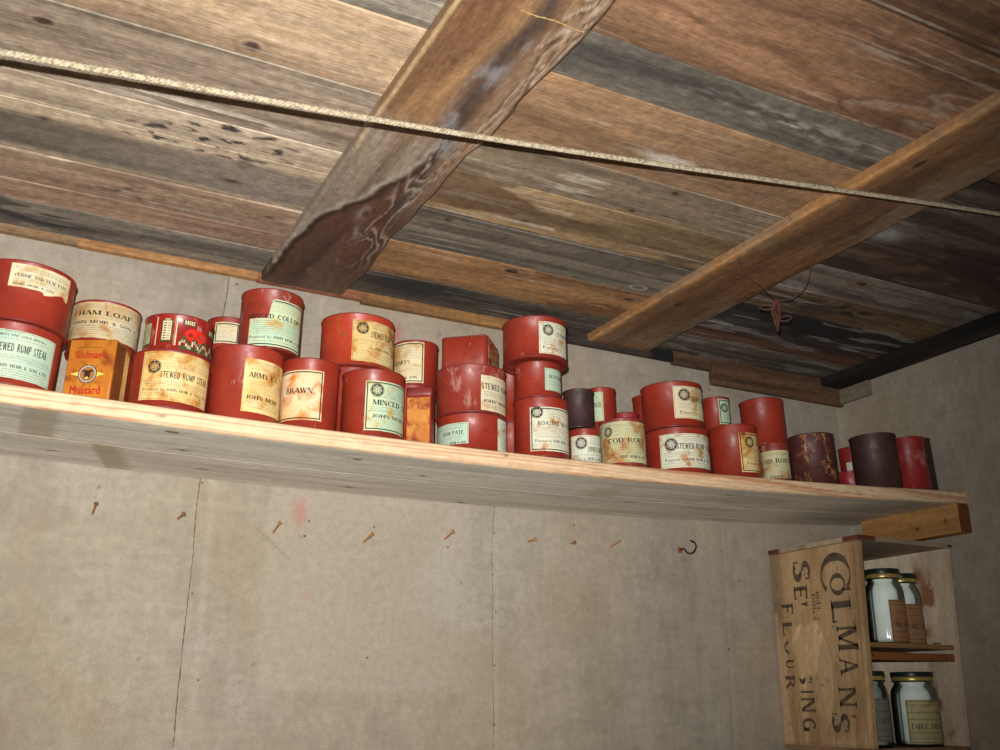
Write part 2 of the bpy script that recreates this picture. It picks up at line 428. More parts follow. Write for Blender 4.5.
LABELS={
 'A1':((-53.0,59.0,0.3783,0.4409),[('STEWED RUMP STEAK',-21.6,46.3,0.4181,0.0106,'c'),('JOHN MOIR & SON, LTD.',-15.5,51.6,0.3939,0.0042,'s'),('THIRTY-ONE GOLD MEDALS',-21.9,41.7,0.4341,0.0029,'s')]),
 'A1u':((-19.1,59.1,0.4980,0.5300),[('CURRIE AND VEAL PATE',-13.7,52.5,0.5141,0.0046,'s'),('JOHN MOIR & SON',-14.5,34.7,0.5022,0.0027,'s')]),
 'HL':((-84,84,0.4846,0.5412),[('HAM LOAF',-53.7,43.7,0.5226,0.0069,'s'),('JOHN MOIR & SON, L',-66.5,60.4,0.5086,0.0045,'s')]),
 'A2':((-52.5,62.2,0.3753,0.4439),[('m',-32.7,0.4214,0.0081),('STEWED RUMP STEAK',-22.8,56.2,0.4113,0.0092,'c'),('Prepared by JOHN MOIR & SON, LTD.',-46.3,58.5,0.3902,0.0040,'s')]),
 'BC':((-50.6,15.0,0.5232,0.5578),[]),
 'MC':((-53.5,60.6,0.4767,0.5491),[('MINCED COLLOPS',-56.9,58.1,0.5223,0.0070,'s'),('Prepared by JOHN MOIR & SON',-51.6,62.0,0.4908,0.0043,'s')]),
 'A3':((-15.7,66,0.3755,0.4528),[('ARMY RA',-8.4,45.3,0.4291,0.0077,'s'),('JOHN MOIR',-9.8,50.6,0.3968,0.0056,'s')]),
 'A4':((-103.8,11.7,0.3751,0.4493),[('BRAWN.',-66,-4.4,0.4186,0.0083,'s')]),
 'SK':((-26.4,90,0.5079,0.5767),[('m',-10.8,0.5632,0.0088),('STEWED RUMP STEAK',2.2,66.8,0.5544,0.0101,'c'),('by JOHN MOIR & SON',1.6,59.3,0.5314,0.0044,'s')]),
 'A5':((-33.2,102,0.3715,0.4473),[('m',-11.9,0.4332,0.0089),('MINCED STEAK',-18.9,92,0.4144,0.0078,'s'),('JOHN MOIR & SON',-19.6,98,0.3936,0.0053,'s')]),
 'KD':((-93.5,-0.2,0.4891,0.5599),[('KIDNEYS.',-88.9,-33.1,0.5259,0.0062,'s'),('MOIR & SON',-77.7,-17.1,0.4991,0.0045,'s')]),
 'PT':((-113.0,-30.7,0.3743,0.4078),[('HAM PATE.',-78.3,-36.2,0.3923,0.0062,'s'),('MOIR & SON',-61.9,-34.4,0.3766,0.0036,'s')]),
 'RS':((-9.3,96,0.4278,0.4850),[('STEWED RUMP STEAK',-7.8,92,0.4674,0.0100,'c'),('JOHN MOIR & SON',-5.9,86,0.4434,0.0050,'s')]),
 'TP':((-21.8,45.3,0.5315,0.5869),[('m',-4.4,0.5725,0.0085),('STEWED',11.1,45.5,0.5672,0.0069,'c'),('Prepared by',-14.9,26.4,0.5424,0.0045,'s')]),
 'SM':((-11.6,48.6,0.4751,0.5126),[('DEVONSHIRE',-1.2,53.3,0.4988,0.0058,'s')]),
 'RO':((-52.7,58.7,0.3734,0.4455),[('m',-37.6,0.4369,0.0088),('ROASTED MUTTON',-35.8,58.7,0.4186,0.0067,'s'),('Prepared by JOHN MOIR & SON',-42.3,51.4,0.3899,0.0047,'s')]),
 'SA':((-90.5,48.9,0.3647,0.4132),[('m',-45.3,0.4000,0.0090),('STEWED RUMP',-21.3,43.9,0.3894,0.0086,'c'),('Prepared by MOIR & SON',-79.8,32.2,0.3737,0.0045,'s')]),
 'BL':((-75.0,-23.0,0.4784,0.5328),[('BOILED',-65.8,-30.3,0.5089,0.0086,'s')]),
 'CR':((-123.1,54.2,0.3771,0.4475),[('m',-72.7,0.4314,0.0076),('COD ROES',-73.8,31.2,0.4150,0.0082,'s'),('by JOHN MOIR & SON',-57.9,32.6,0.3867,0.0050,'s')]),
 'SU':((-34.1,50.8,0.4652,0.5235),[('m',-13.0,0.5078,0.0097),('STEWED RUMP',0.1,50.8,0.5011,0.0092,'c'),('Prepared by',-23.6,16.3,0.4760,0.0048,'s')]),
 'ST':((-69.5,56,0.3789,0.4385),[('m',-48.1,0.4199,0.0100),('STEWED RUMP STEAK',-37.8,50,0.4163,0.0100,'c'),('Prepared by JOHN MOIR & SON',-60.7,33.8,0.3928,0.0051,'s')]),
 'BK':((-28.3,34.1,0.5105,0.5615),[('m',-1.4,0.5433,0.0078)]),
 'RD':((-27.4,47.8,0.3840,0.4557),[('m',-0.0,0.4389,0.0089),('Prepared by',-12.9,29.7,0.4002,0.0045,'s')]),
 'CS':((-132.3,31.2,0.3816,0.4329),[('COD ROES',-108.5,27.1,0.4134,0.0084,'s'),('JOHN MOIR & SON',-73.9,18.5,0.3847,0.0050,'s')]),
 'WR':((-78.6,-55.8,0.4858,0.5145),[]),
}
NAILS=[
 ((0.1262,1.6000,0.2681),(0.1273,1.5744,0.2791)),
 ((0.2515,1.6000,0.2711),(0.2551,1.5744,0.2748)),
 ((0.4030,1.6000,0.2607),(0.4061,1.5744,0.2729)),
 ((0.5589,1.6000,0.2562),(0.5647,1.5744,0.2671)),
 ((0.7090,1.6000,0.2722),(0.7136,1.5744,0.2823)),
 ((0.8775,1.6000,0.2794),(0.8775,1.5744,0.2809)),
 ((0.9701,1.6000,0.2832),(0.9683,1.5840,0.2828)),
 ((1.0576,1.6000,0.2827),(1.0653,1.5744,0.2924)),
]
HOOK=[ (1.2231,1.6000,0.2881),(1.2229,1.5850,0.2882),(1.2244,1.5750,0.2791),(1.2329,1.5700,0.2800),(1.2411,1.5700,0.2914),(1.2381,1.5700,0.3001),(1.2285,1.5700,0.3034) ]
TACKS=[ (0.4618,1.6000,0.2847),(0.4558,1.6000,0.2592),(0.5764,1.6000,0.2836),(0.7153,1.6000,0.2590),(0.8071,1.6000,0.2907),(0.8044,1.6000,0.2160),(0.8109,1.6000,0.1506),(0.8088,1.6000,0.0592),(0.8079,1.6000,-0.0386),(0.9767,1.6000,0.3188),(1.3283,1.6000,0.2932),(1.3306,1.6000,0.0995),(1.3244,1.6000,-0.0337),(0.2840,1.6000,0.1574),(0.3053,1.6000,0.0299),(0.2899,1.6000,-0.0075),(0.5738,1.6000,0.0678),(0.2826,1.6000,0.3319),(0.3079,1.6000,0.6821),(1.1172,1.6000,0.2308),(1.3698,1.6000,0.2348),(1.3256,1.6000,0.6387) ]
SEAMS=[ [[(0.2941, 0.6914), (0.2926, 0.6501), (0.2894, 0.6201), (0.2841, 0.5051), (0.279, 0.3342), (0.2775, 0.2872), (0.2798, 0.2087), (0.2784, 0.1444), (0.2775, 0.0878), (0.2774, 0.001), (0.2785, -0.0717)], [(0.8055, 0.6856), (0.8062, 0.504), (0.8059, 0.3254), (0.8013, 0.2416), (0.8045, 0.1887), (0.8039, 0.1023), (0.8063, 0.0021), (0.8073, -0.0819)], [(1.3257, 0.6728), (1.3298, 0.4628), (1.3287, 0.3281), (1.3309, 0.2348), (1.3281, 0.1168), (1.3253, 0.0032), (1.3228, -0.0918)]] ]
SEAMS = [(a, b) for a, b in zip(SEAMS[0], (.0011, .0006, .0005))]
# ------------------------------------------------------------------ gridded boards whose colours are computed
class CM:
    def __init__(s): s.V = []; s.F = []; s.Cc = []; s.n = 0; s.sm = []
    def slab(s, o, U, V, us, vs, th, colfn, hfn=None):
        o, U, V = (np.array(a, float) for a in (o, U, V)); N = np.cross(U, V)
        us = np.asarray(us, float); vs = np.asarray(vs, float); nu, nv = len(us), len(vs)
        A, B = np.meshgrid(us, vs, indexing='ij')
        h = hfn(A, B) if hfn else np.zeros_like(A)
        P = o + A[..., None]*U + B[..., None]*V + h[..., None]*N
        c = colfn(A, B)
        P = P.reshape(-1, 3); c = c.reshape(-1, 3)
        idx = np.arange(nu*nv).reshape(nu, nv)
        Fr = np.stack([idx[:-1, :-1], idx[1:, :-1], idx[1:, 1:], idx[:-1, 1:]], -1).reshape(-1, 4)
        bd = np.concatenate([idx[:-1, 0], idx[-1, :-1], idx[:0:-1, -1], idx[0, :0:-1]])
        # a copy of the rim (sharp edge) and the back outline
        base = nu*nv; m = len(bd)
        uu, vv = A.reshape(-1)[bd], B.reshape(-1)[bd]
        back = o + uu[:, None]*U + vv[:, None]*V - N*th
        s.V += [P, P[bd], back]; s.Cc += [c, c[bd], c[bd]]
        i = np.arange(m); j = (i+1) % m
        Sd = np.stack([base+i, base+m+i, base+m+j, base+j], -1)
        s.F += (Fr+s.n).tolist() + (Sd+s.n).tolist() + [(base+m+np.arange(m)[::-1]+s.n).tolist()]
        s.n += base+2*m
    def raw(s, v, f, c):
        s.V.append(np.array(v, float)); s.F += [[k+s.n for k in q] for q in f]; s.Cc.append(np.tile(np.array(c, float), (len(v), 1))); s.n += len(v)
    def box(s, lo, hi, c):
        x0, y0, z0 = lo; x1, y1, z1 = hi
        s.raw([(x0,y0,z0),(x1,y0,z0),(x1,y1,z0),(x0,y1,z0),(x0,y0,z1),(x1,y0,z1),(x1,y1,z1),(x0,y1,z1)],
              [(0,3,2,1),(4,5,6,7),(0,1,5,4),(1,2,6,5),(2,3,7,6),(3,0,4,7)], c)
    def build(s, name, mat, parent=None, extra=None):
        V = np.concatenate(s.V); Cc = np.concatenate(s.Cc)
        me = bpy.data.meshes.new(name); me.from_pydata(V.tolist(), [], s.F)
        a = me.color_attributes.new('Col', 'FLOAT_COLOR', 'POINT')
        a.data.foreach_set('color', np.concatenate([Cc, np.ones((len(Cc), 1))], 1).astype(np.float32).ravel())
        me.materials.append(mat)
        me.update(); return link(name, me, parent)
def rng(a, b, st, extra=()):
    v = np.linspace(a, b, max(2, int(round((b-a)/st))+1))
    v = np.concatenate([v] + [np.array(e, float) for e in extra]) if extra else v
    v = v[(v >= a-1e-9) & (v <= b+1e-9)]
    return np.unique(np.round(v, 5))

def wood(X, Y, base, dark, seed, gy=55, gx=2.2, knots=(), contrast=1.0, ring=0.0, ringc=None, warp=.0, kc=(58,38,28), kr=(96,66,44)):
    """X along the grain"""
    Yw = Y.copy()
    for kx, ky, rx, ry in knots:
        d = np.exp(-((X-kx)/(rx*3.2))**2 - ((Y-ky)/(ry*2.6))**2)
        Yw = Yw + np.sign(Y-ky)*d*ry*.8
    Yw = Yw + warp*fbm(X*3.1, Y*7, seed+5, 3)
    g1 = fbm(X*gx+seed*3.1, Yw*gy, seed, 5); g2 = fbm(X*gx*4, Yw*gy*4.3, seed+9, 3)
    t = sstep(-.25, .45, g1*contrast)
    c = mixc(C(*base), C(*dark), t)
    c = c*(1+.30*g2[..., None])
    if ring:
        ph = Yw*ring + 1.6*fbm(X*1.7+seed, Yw*5, seed+3, 3)
        w = np.abs((ph % 1)-.5)*2
        c = mixc(c, np.ones_like(c)*C(*(ringc or dark)), sstep(.72, .98, w)*.6)
    for kx, ky, rx, ry in knots:
        d = np.sqrt(((X-kx)/rx)**2+((Y-ky)/ry)**2)*(1+.15*fbm(X*60, Y*60, seed, 2))
        c = mixc(c, np.ones_like(c)*C(*kc), 1-sstep(.55, 1.0, d))
        c = mixc(c, np.ones_like(c)*C(*kr), np.clip(1-np.abs(d-1.5)/.6, 0, 1)*.45)
    return c
def blend(c, col, t): return mixc(c, np.ones_like(c)*C(*col), np.clip(t, 0, 1))
def gau(X, Y, x, y, sx, sy): return np.exp(-((X-x)/sx)**2-((Y-y)/sy)**2)
def stain(X, Y, seed, t, sx=8, sy=22, w=.12): return sstep(t, t+w, fbm(X*sx, Y*sy, seed, 5))

BOARD = colored_mat('weathered_boards', .78, (16, 110, 110), 3.0, .36, .5)
BOARDB = colored_mat('beam_wood', .5, (110, 16, 110), 3.0, .34, .4, .5)
CANVAS = colored_mat('canvas_wallcovering', .9, (420, 420, 420), 1.0, .16, .6, .2)
CRATEW = colored_mat('crate_wood', .8, (60, 60, 10), 3.5, .16, .3)
PINE = colored_mat('pine_board', .75, (8, 110, 110), 3.2, .16, .25)

# ------------------------------------------------------------------ ceiling: planks run along the wall, split in bays by the beams
# plank: y0, y1, base, dark, knots, options
LEFT = [(-1.2,.60,(140,112,84),(95,76,58),(),{}), (.60,.857,(118,108,92),(80,72,62),(),{}),
 (.857,.9976,(176,142,104),(138,108,78),((.180,.975,.012,.011),),dict(gy=30,warp=.02)),
 (.9976,1.150,(150,128,104),(108,90,72),((-.035,1.037,.014,.008),),dict(gy=45)),
 (1.150,1.216,(188,166,134),(152,130,104),(),{}),
 (1.216,1.342,(180,156,122),(134,114,90),(),dict(gy=60)),
 (1.342,1.432,(162,130,98),(128,98,74),((.305,1.38,.012,.004),),dict(gy=40)),
 (1.432,1.497,(170,132,100),(136,102,78),(),dict(gy=40)),
 (1.497,1.605,(128,118,102),(82,76,68),(),dict(gy=40))]
# grey band runs a little aslant inside the 1.216..1.342 plank, see below
MID = [(-1.2,.60,(120,84,56),(84,56,38),(),{}),
 (.60,.775,(140,98,66),(104,72,48),(),dict(ring=13,ringc=(88,56,38),warp=.05,gy=30)),
 (.775,.861,(98,90,78),(64,60,54),(),dict(gy=50)),
 (.861,1.020,(150,112,76),(118,86,58),(),dict(gy=24,warp=.03)),
 (1.020,1.120,(128,108,84),(92,78,62),((.819,1.035,.008,.006),(.793,1.108,.010,.005)),dict(gy=60)),
 (1.120,1.243,(158,126,84),(112,88,58),((.664,1.216,.010,.006),),dict(gy=32,warp=.03)),
 (1.243,1.366,(128,116,98),(88,80,68),((.555,1.262,.009,.005),),dict(gy=62)),
 (1.366,1.497,(168,118,68),(128,86,50),((.732,1.386,.019,.011),(.985,1.400,.016,.008)),dict(gy=30,warp=.03)),
 (1.497,1.605,(88,78,66),(54,48,42),(),dict(gy=40))]
RIGHT = [(-1.2,.80,(120,84,58),(78,56,42),(),{}), (.80,1.02,(96,80,66),(62,50,42),(),dict(warp=.04)),
 (1.02,1.122,(112,84,60),(76,56,42),(),dict(gy=30,warp=.05)),
 (1.122,1.219,(126,112,98),(92,82,72),((1.315,1.150,.016,.008),),dict(gy=55)),
 (1.219,1.315,(118,90,58),(78,58,40),(),dict(gy=40)),
 (1.315,1.415,(70,62,56),(42,38,36),(),dict(gy=30)),
 (1.415,1.500,(112,72,48),(72,46,34),(),dict(gy=30)),
 (1.500,1.605,(104,92,76),(70,62,52),(),dict(gy=40))]
def weather(c, k, gain, lift=1):
    l = (c @ np.array([.3, .55, .15]))[..., None]
    c = (c*(1-k)+l*np.array([1.06, 1.0, .92])*k)
    return np.clip(.30*(c/.30)**.86*gain, 0, .8)
def ceil_colour(pl, seed0):
    def fn(Yv, Xv):
        out = np.zeros(Xv.shape+(3,))
        for i, (a, b, base, dark, kn, opt) in enumerate(pl):
            rows = np.where((Yv[:, 0] >= a-1e-6) & (Yv[:, 0] <= b+1e-6))[0]
            if not len(rows): continue
            X = Xv[rows]; Y = Yv[rows]
            c = wood(X, Y, base, dark, seed0+i*13, knots=kn, **opt)
            c = c*(1+.34*fbm(X*2.2+i, Y*12, seed0+i+80, 4)[..., None]+.16*fbm(X*14, Y*60, seed0+i+90, 3)[..., None])
            c = blend(c, (204,192,172), sstep(.26,.42,fbm(X*5, Y*240, seed0+i+70, 3))*sstep(-.1,.3,fbm(X*3, Y*8, seed0+i, 2))*.32)
            out[rows] = c
        X, Y = Xv, Yv
        if seed0 == 10:
            c = out
            # dark grey band with pale upper edge, low in the left bay
            t = sstep(1.238, 1.262, Y+.02*X)*(1-sstep(1.322, 1.345, Y))
            c = mixc(c, (1+.35*fbm(X*3, Y*60, 4, 4)+1.1*sstep(-.05,.3,X))[..., None]*C(88,79,69), t*.88)
            c = blend(c, (70,52,40), gau(X, Y, .23, 1.299, .016, .006)*1.2); c = blend(c, (60,48,40), gau(X, Y, -.022, 1.249, .008, .006))
            m = sstep(.14, .32, fbm(X*52, Y*110, 77, 4))*(gau(X, Y, .215, 1.185, .075, .045)+gau(X, Y, .14, 1.215, .09, .03)*.8)
            c = blend(c, (52,48,46), m*1.6)
            c = blend(c, (84,60,42), sstep(.2,.3,fbm(X*50, Y*90, 5, 3))*gau(X, Y, .12, 1.40, .07, .03))
            c = blend(c, (44,44,44), stain(X, Y, 21, .02, 9, 30)*gau(X, Y, .0, 1.54, .11, .05)*1.3)
            c = blend(c, (205,190,165), gau(X, Y, .14, 1.13, .16, .012)*sstep(-.1,.2,fbm(X*14, Y*160, 3, 3)))
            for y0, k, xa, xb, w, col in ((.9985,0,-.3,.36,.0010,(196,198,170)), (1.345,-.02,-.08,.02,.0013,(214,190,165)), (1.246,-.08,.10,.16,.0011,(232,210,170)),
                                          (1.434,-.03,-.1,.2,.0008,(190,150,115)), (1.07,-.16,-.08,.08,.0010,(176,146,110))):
                c = blend(c, col, (np.abs(Y-(y0+k*X)) < w)*(X > xa)*(X < xb)*.8)  # pale chipped seam edges; the light they catch is painted into these lines
            out = c
        elif seed0 == 200:
            c = out
            f = fbm(X*1.5+.3*fbm(X*4, Y*9, 31, 3), Y*10, 33, 4)
            z = (Y < .775)*1.0
            for lv in (-.12, .05, .2):
                c = blend(c, (92,60,40), np.exp(-((f-lv)/.02)**2)*z*.8); c = blend(c, (170,144,118), np.exp(-((f-lv-.04)/.03)**2)*z*sstep(-.1,.3,fbm(X*9, Y*30, 36, 3))*.5)
            c = blend(c, (150,142,128), sstep(.0,.4,fbm(X*40, Y*120, 8, 4))*gau(X, Y, .86, .815, .13, .02)*1.1)
            c = blend(c, (206,192,176), sstep(.02,.3,fbm(X*24, Y*50, 6, 4))*gau(X, Y, .76, .965, .05, .022)*1.0)
            c = blend(c, (206,190,170), np.exp(-((Y-(1.035-.026*X+.004*fbm(X*9, Y*0+1, 2, 2)))/.0016)**2)*sstep(.02,-.1,fbm(X*6, Y*0, 9, 2))*.8)  # slanting pale split line, its caught light painted into the plank colour
            c = blend(c, (196,182,162), sstep(.1,.5,fbm(X*9, Y*110, 12, 4))*(Y > 1.03)*(Y < 1.24)*(X < .72)*.7)
            c = blend(c, (206,160,100), (np.abs(Y-1.1195) < .0013)*.7); c = blend(c, (86,62,40), stain(X, Y, 41, .05, 4, 16)*(Y > 1.12)*(Y < 1.25)*.8)  # orange seam highlight painted into the colour, followed by brown staining
            c = blend(c, (58,50,42), stain(X, Y, 43, -.02, 3, 12)*(Y > 1.21)*(Y < 1.30)*.6)
            c = blend(c, (38,38,38), stain(X, Y, 45, -.05, 7, 24)*gau(X, Y, .62, 1.53, .13, .04)*1.3)
            c = blend(c, (38,36,34), stain(X, Y, 45, -.05, 7, 24)*gau(X, Y, .93, 1.58, .2, .03)*.9)
            c = blend(c, (200,190,175), np.clip(1-np.abs(np.sqrt(((X-.968)/.016)**2+((Y-1.345)/.009)**2)-1)/.3, 0, 1)*.7)
            c = blend(c, (96,64,38), stain(X, Y, 51, .08, 3, 22)*(Y > 1.366)*(Y < 1.497)*.7)
            out = c
        else:
            c = out
            c = blend(c, (48,34,28), stain(X, Y, 61, .0, 5, 14)*(Y > .8)*(Y < 1.12)*.75)
            c = blend(c, (172,168,160), gau(X, Y, 1.20, .985, .03, .02)*.8)
            c = blend(c, (40,34,30), sstep(.12,.2,fbm(X*30, Y*60, 66, 4))*gau(X, Y, 1.38, 1.265, .12, .03)*1.2)
            c = blend(c, (34,33,34), stain(X, Y, 67, -.12, 4, 14)*gau(X, Y, 1.42, 1.36, .25, .08)*1.1)
            c = blend(c, (150,144,134), sstep(.12,.25,fbm(X*9, Y*70, 68, 4))*(Y > 1.15)*.6)
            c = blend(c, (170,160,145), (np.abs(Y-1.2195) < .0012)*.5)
            out = c
        for (a, *_r) in pl:
            out = out*(1-.85*np.exp(-((Y-a)/.0011)**2))[..., None]
        return weather(out, {10:.16, 200:.06, 400:.08}[seed0], {10:1.46, 200:1.42, 400:1.18}[seed0])
    return fn
def ceil_h(pl, seed):
    def fn(Yv, Xv):
        h = .0012*fbm(Xv*3, Yv*6, seed, 2)
        for i, (a, b, *_r) in enumerate(pl):
            h = h + np.where((Yv >= a) & (Yv < b), .0012*((i*7919) % 5-2)/2, 0) - .004*np.exp(-((Yv-a)/.0011)**2)
        return h
    return fn
cm = CM()
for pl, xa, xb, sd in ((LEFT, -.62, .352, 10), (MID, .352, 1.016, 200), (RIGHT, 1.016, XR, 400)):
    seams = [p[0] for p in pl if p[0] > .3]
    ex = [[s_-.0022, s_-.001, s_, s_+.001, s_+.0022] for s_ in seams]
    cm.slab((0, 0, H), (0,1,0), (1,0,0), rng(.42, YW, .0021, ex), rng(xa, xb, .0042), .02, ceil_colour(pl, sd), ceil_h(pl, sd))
cm.slab((0, 0, H), (0,1,0), (1,0,0), rng(-1.2, .42, .02), rng(-.62, XR, .02), .02, lambda A, B: wood(B, A, (140,112,84), (96,76,58), 3), None)
cm.box((-.62, -1.2, H+.0205), (XR, YW, H+.04), C(90,72,55))
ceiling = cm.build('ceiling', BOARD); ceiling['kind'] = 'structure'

# ------------------------------------------------------------------ beams
def beam1(Yv, Xv):
    X, Y = Xv, Yv
    wx = X+.014*fbm(X*9, Y*7, 101, 4); 
    c = wood(Y, X, (146,104,62), (104,68,40), 90, gy=26, gx=2.5, warp=.02)
    # lower half: dark reddish brown, grey-tan band along the left with a wavy dark rim
    t = sstep(1.02, 1.16, Y+.05*fbm(X*14, Y*5, 3, 3))
    c = mixc(c, wood(Y, X, (92,58,42), (66,42,34), 91, gy=22, gx=2, warp=.03), t)
    xs = np.interp(Y, [.6,.95,1.05,1.12,1.2,1.24,1.29,1.34,1.40,1.46,1.6], [.46,.455,.445,.43,.412,.40,.376,.363,.352,.347,.345])+.010*fbm(X*0+2, Y*22, 102, 3)
    d = xs-wx
    left = sstep(.0, .004, d)*sstep(.98, 1.06, Y)
    c = mixc(c, wood(Y, X, (146,130,110), (112,94,76), 92, gy=50, gx=2), left*.85)
    c = blend(c, (44,30,22), np.exp(-((d+.005)/.006)**2)*sstep(.98,1.06,Y)*.95)
    c = blend(c, (176,164,148), np.exp(-((d-.006)/.004)**2)*sstep(.98,1.06,Y)*.6)
    # black-blue water stain running down the upper half
    xc = np.interp(Y, [.6,.75,.85,1.0,1.12,1.2,1.3], [.418,.424,.430,.444,.452,.462,.47])+.012*fbm(X*0, Y*9, 104, 3)
    wd = np.interp(Y, [.6,.75,.9,1.0,1.12,1.25,1.35], [.010,.014,.020,.022,.014,.008,.004])
    s = np.exp(-((wx-xc)/wd)**2)*(1-sstep(1.2,1.34,Y))
    c = blend(c, (50,42,42), s*.9); c = blend(c, (140,134,134), sstep(.05,.5,fbm(X*60, Y*16, 106, 4))*s*.8)
    # right side: pale brown with drip lines
    f = fbm(wx*22, Y*3.2, 107, 4)
    r = sstep(.452, .468, X)
    c = blend(c, (150,122,92), r*.45*(1-sstep(1.12, 1.3, Y+.05*fbm(X*30, Y*9, 3, 3)))); 
    r2 = sstep(.425, .45, X)*sstep(.95,1.05,Y)+r*(1-sstep(.95,1.05,Y)); e2 = 1-sstep(1.36,1.5,Y)
    for lv in (-.13, .02, .16):
        c = blend(c, (58,34,24), np.exp(-((f-lv)/.022)**2)*r2*.8*e2); c = blend(c, (184,166,146), np.exp(-((f-lv-.045)/.02)**2)*r2*.6*e2)
    c = blend(c, (150,132,118), np.exp(-((X-.497)/.006)**2)*sstep(1.1,1.3,Y)*.5)
    for kx, ky, sx, sy, a in ((.428,1.36,.006,.03,.8),(.40,1.51,.012,.008,.8),(.42,1.27,.008,.02,.35),(.385,.86,.010,.010,.4)):
        c = blend(c, (205,196,184), sstep(-.1,.15,fbm(X*40, Y*20, 109, 3))*gau(X, Y, kx, ky, sx, sy)*a)
    c = blend(c, (190,160,110), np.exp(-((X-.349)/.0022)**2)*(Y < 1.1)*.7)
    return weather(c, .10, 1.28, 1)
def beam2(Yv, Xv):
    X, Y = Xv, Yv
    c = wood(Y, X, (138,94,54), (104,68,40), 95, gy=26, gx=2, warp=.02, knots=((.792,1.047,.018,.006),(1.35,1.06,.012,.007)))
    c = blend(c, (74,50,34), stain(Y, X, 111, .02, 3, 18)*sstep(1.03,1.06,X)*.6)
    c = blend(c, (214,146,72), np.exp(-((X-1.018)/.006)**2)*.75)
    c = blend(c, (130,112,90), stain(Y, X, 113, .12, 6, 14)*.5)
    return weather(c, .10, 1.24, 1)
def make_beam(name, label, xa, xb, z0, y0, y1, fn, wob, seed):
    cm = CM()
    ys = rng(y0, y1, .0035); xs = rng(xa, xb, .0022)
    o = CM()
    def h(A, B): return .0012*fbm(A*12, B*40, seed, 3) - .004*(np.exp(-((B-xa)/.0025)**2)+np.exp(-((B-xb)/.0025)**2))
    o.slab((0,0,z0), (0,1,0), (1,0,0), ys, xs, H-z0-.0014, fn, h)
    # wavy (waney) long edge on the right
    P = o.V
    for a in P:
        near = np.clip((a[:, 0]-(xb-.03))/.03, 0, 1)
        a[:, 0] += near*wob*fbm(a[:, 1]*9, a[:, 1]*0+3, seed, 3)
    b = o.build(name, BOARDB); return tag(b, label, 'ceiling beam')
make_beam('ceiling_beam', 'wide dark water-stained ceiling beam crossing above the stacked tins left of centre', .346, .494, .6925, -.6, YW-.0005, beam1, .012, 5)
make_beam('ceiling_beam', 'plain brown ceiling beam on the right, with a tangle of wire hanging from it', 1.012, 1.162, .6955, -.6, YW-.0005, beam2, .004, 6)

# trims under the ceiling along the back wall, and the black ledger along the right wall
def trim(n, xa, xb, z0, base, dark, seed, y=YW-.013):
    cm = CM()
    def col(A, B):
        c = wood(A, B, base, dark, seed, gy=60, gx=3)
        if seed == 4: c = blend(c, (22,22,22), stain(A, B, 3, -.05, 8, 20)*.95); 
        return c
    zt = H-.003
    cm.slab((0, y, 0), (1,0,0), (0,0,1), rng(xa, xb, .005), rng(z0, zt, .003), .0125, col, lambda A, B: .001*fbm(A*10, B*50, seed, 2))
    t = cm.build('trim_%d' % n, BOARD); t['kind'] = 'structure'
TY = [(-.6,.05,.6945,(168,138,104),(142,112,80)), (.05,.34,.6935,(182,134,86),(154,108,68)), (.3405,.530,.6915,(156,102,70),(126,80,54)), (.5305,.86,.6870,(172,126,76),(132,96,58)),
      (.8605,1.225,.6850,(66,56,50),(34,32,32)), (1.2255,1.327,.6800,(104,76,54),(74,54,42)), (1.3275,1.7085,.6500,(112,80,58),(84,60,46))]
for i, (xa, xb, z0, b_, d_) in enumerate(TY): trim(i+1, xa, xb, z0, b_, d_, i)
def ledger(A, B):
    c = wood(A, B, (74,58,46), (40,34,32), 55, gy=30, gx=2.5)
    return blend(c, (20,20,22), stain(A, B, 9, -.1, 4, 30)*.95+np.exp(-((B-1.648)/.012)**2)*.9)
cm = CM(); cm.slab((0,0,.6905), (0,1,0), (1,0,0), rng(-1.2, 1.5865, .006), rng(1.6425, XR-.0003, .003), H-.6905-.0014, ledger, lambda A, B: .0012*fbm(A*10, B*50, 2, 2))
t = cm.build('trim_8', BOARD); t['kind'] = 'structure'
cm = CM(); cm.slab((XR-.011,0,0), (0,-1,0), (0,0,1), rng(-1.5862, -1.50, .004), rng(.655, .6885, .004), .0105, lambda A, B: wood(A, B, (140,128,112), (112,100,88), 77, gy=40))
t = cm.build('trim_9', BOARD); t['kind'] = 'structure'

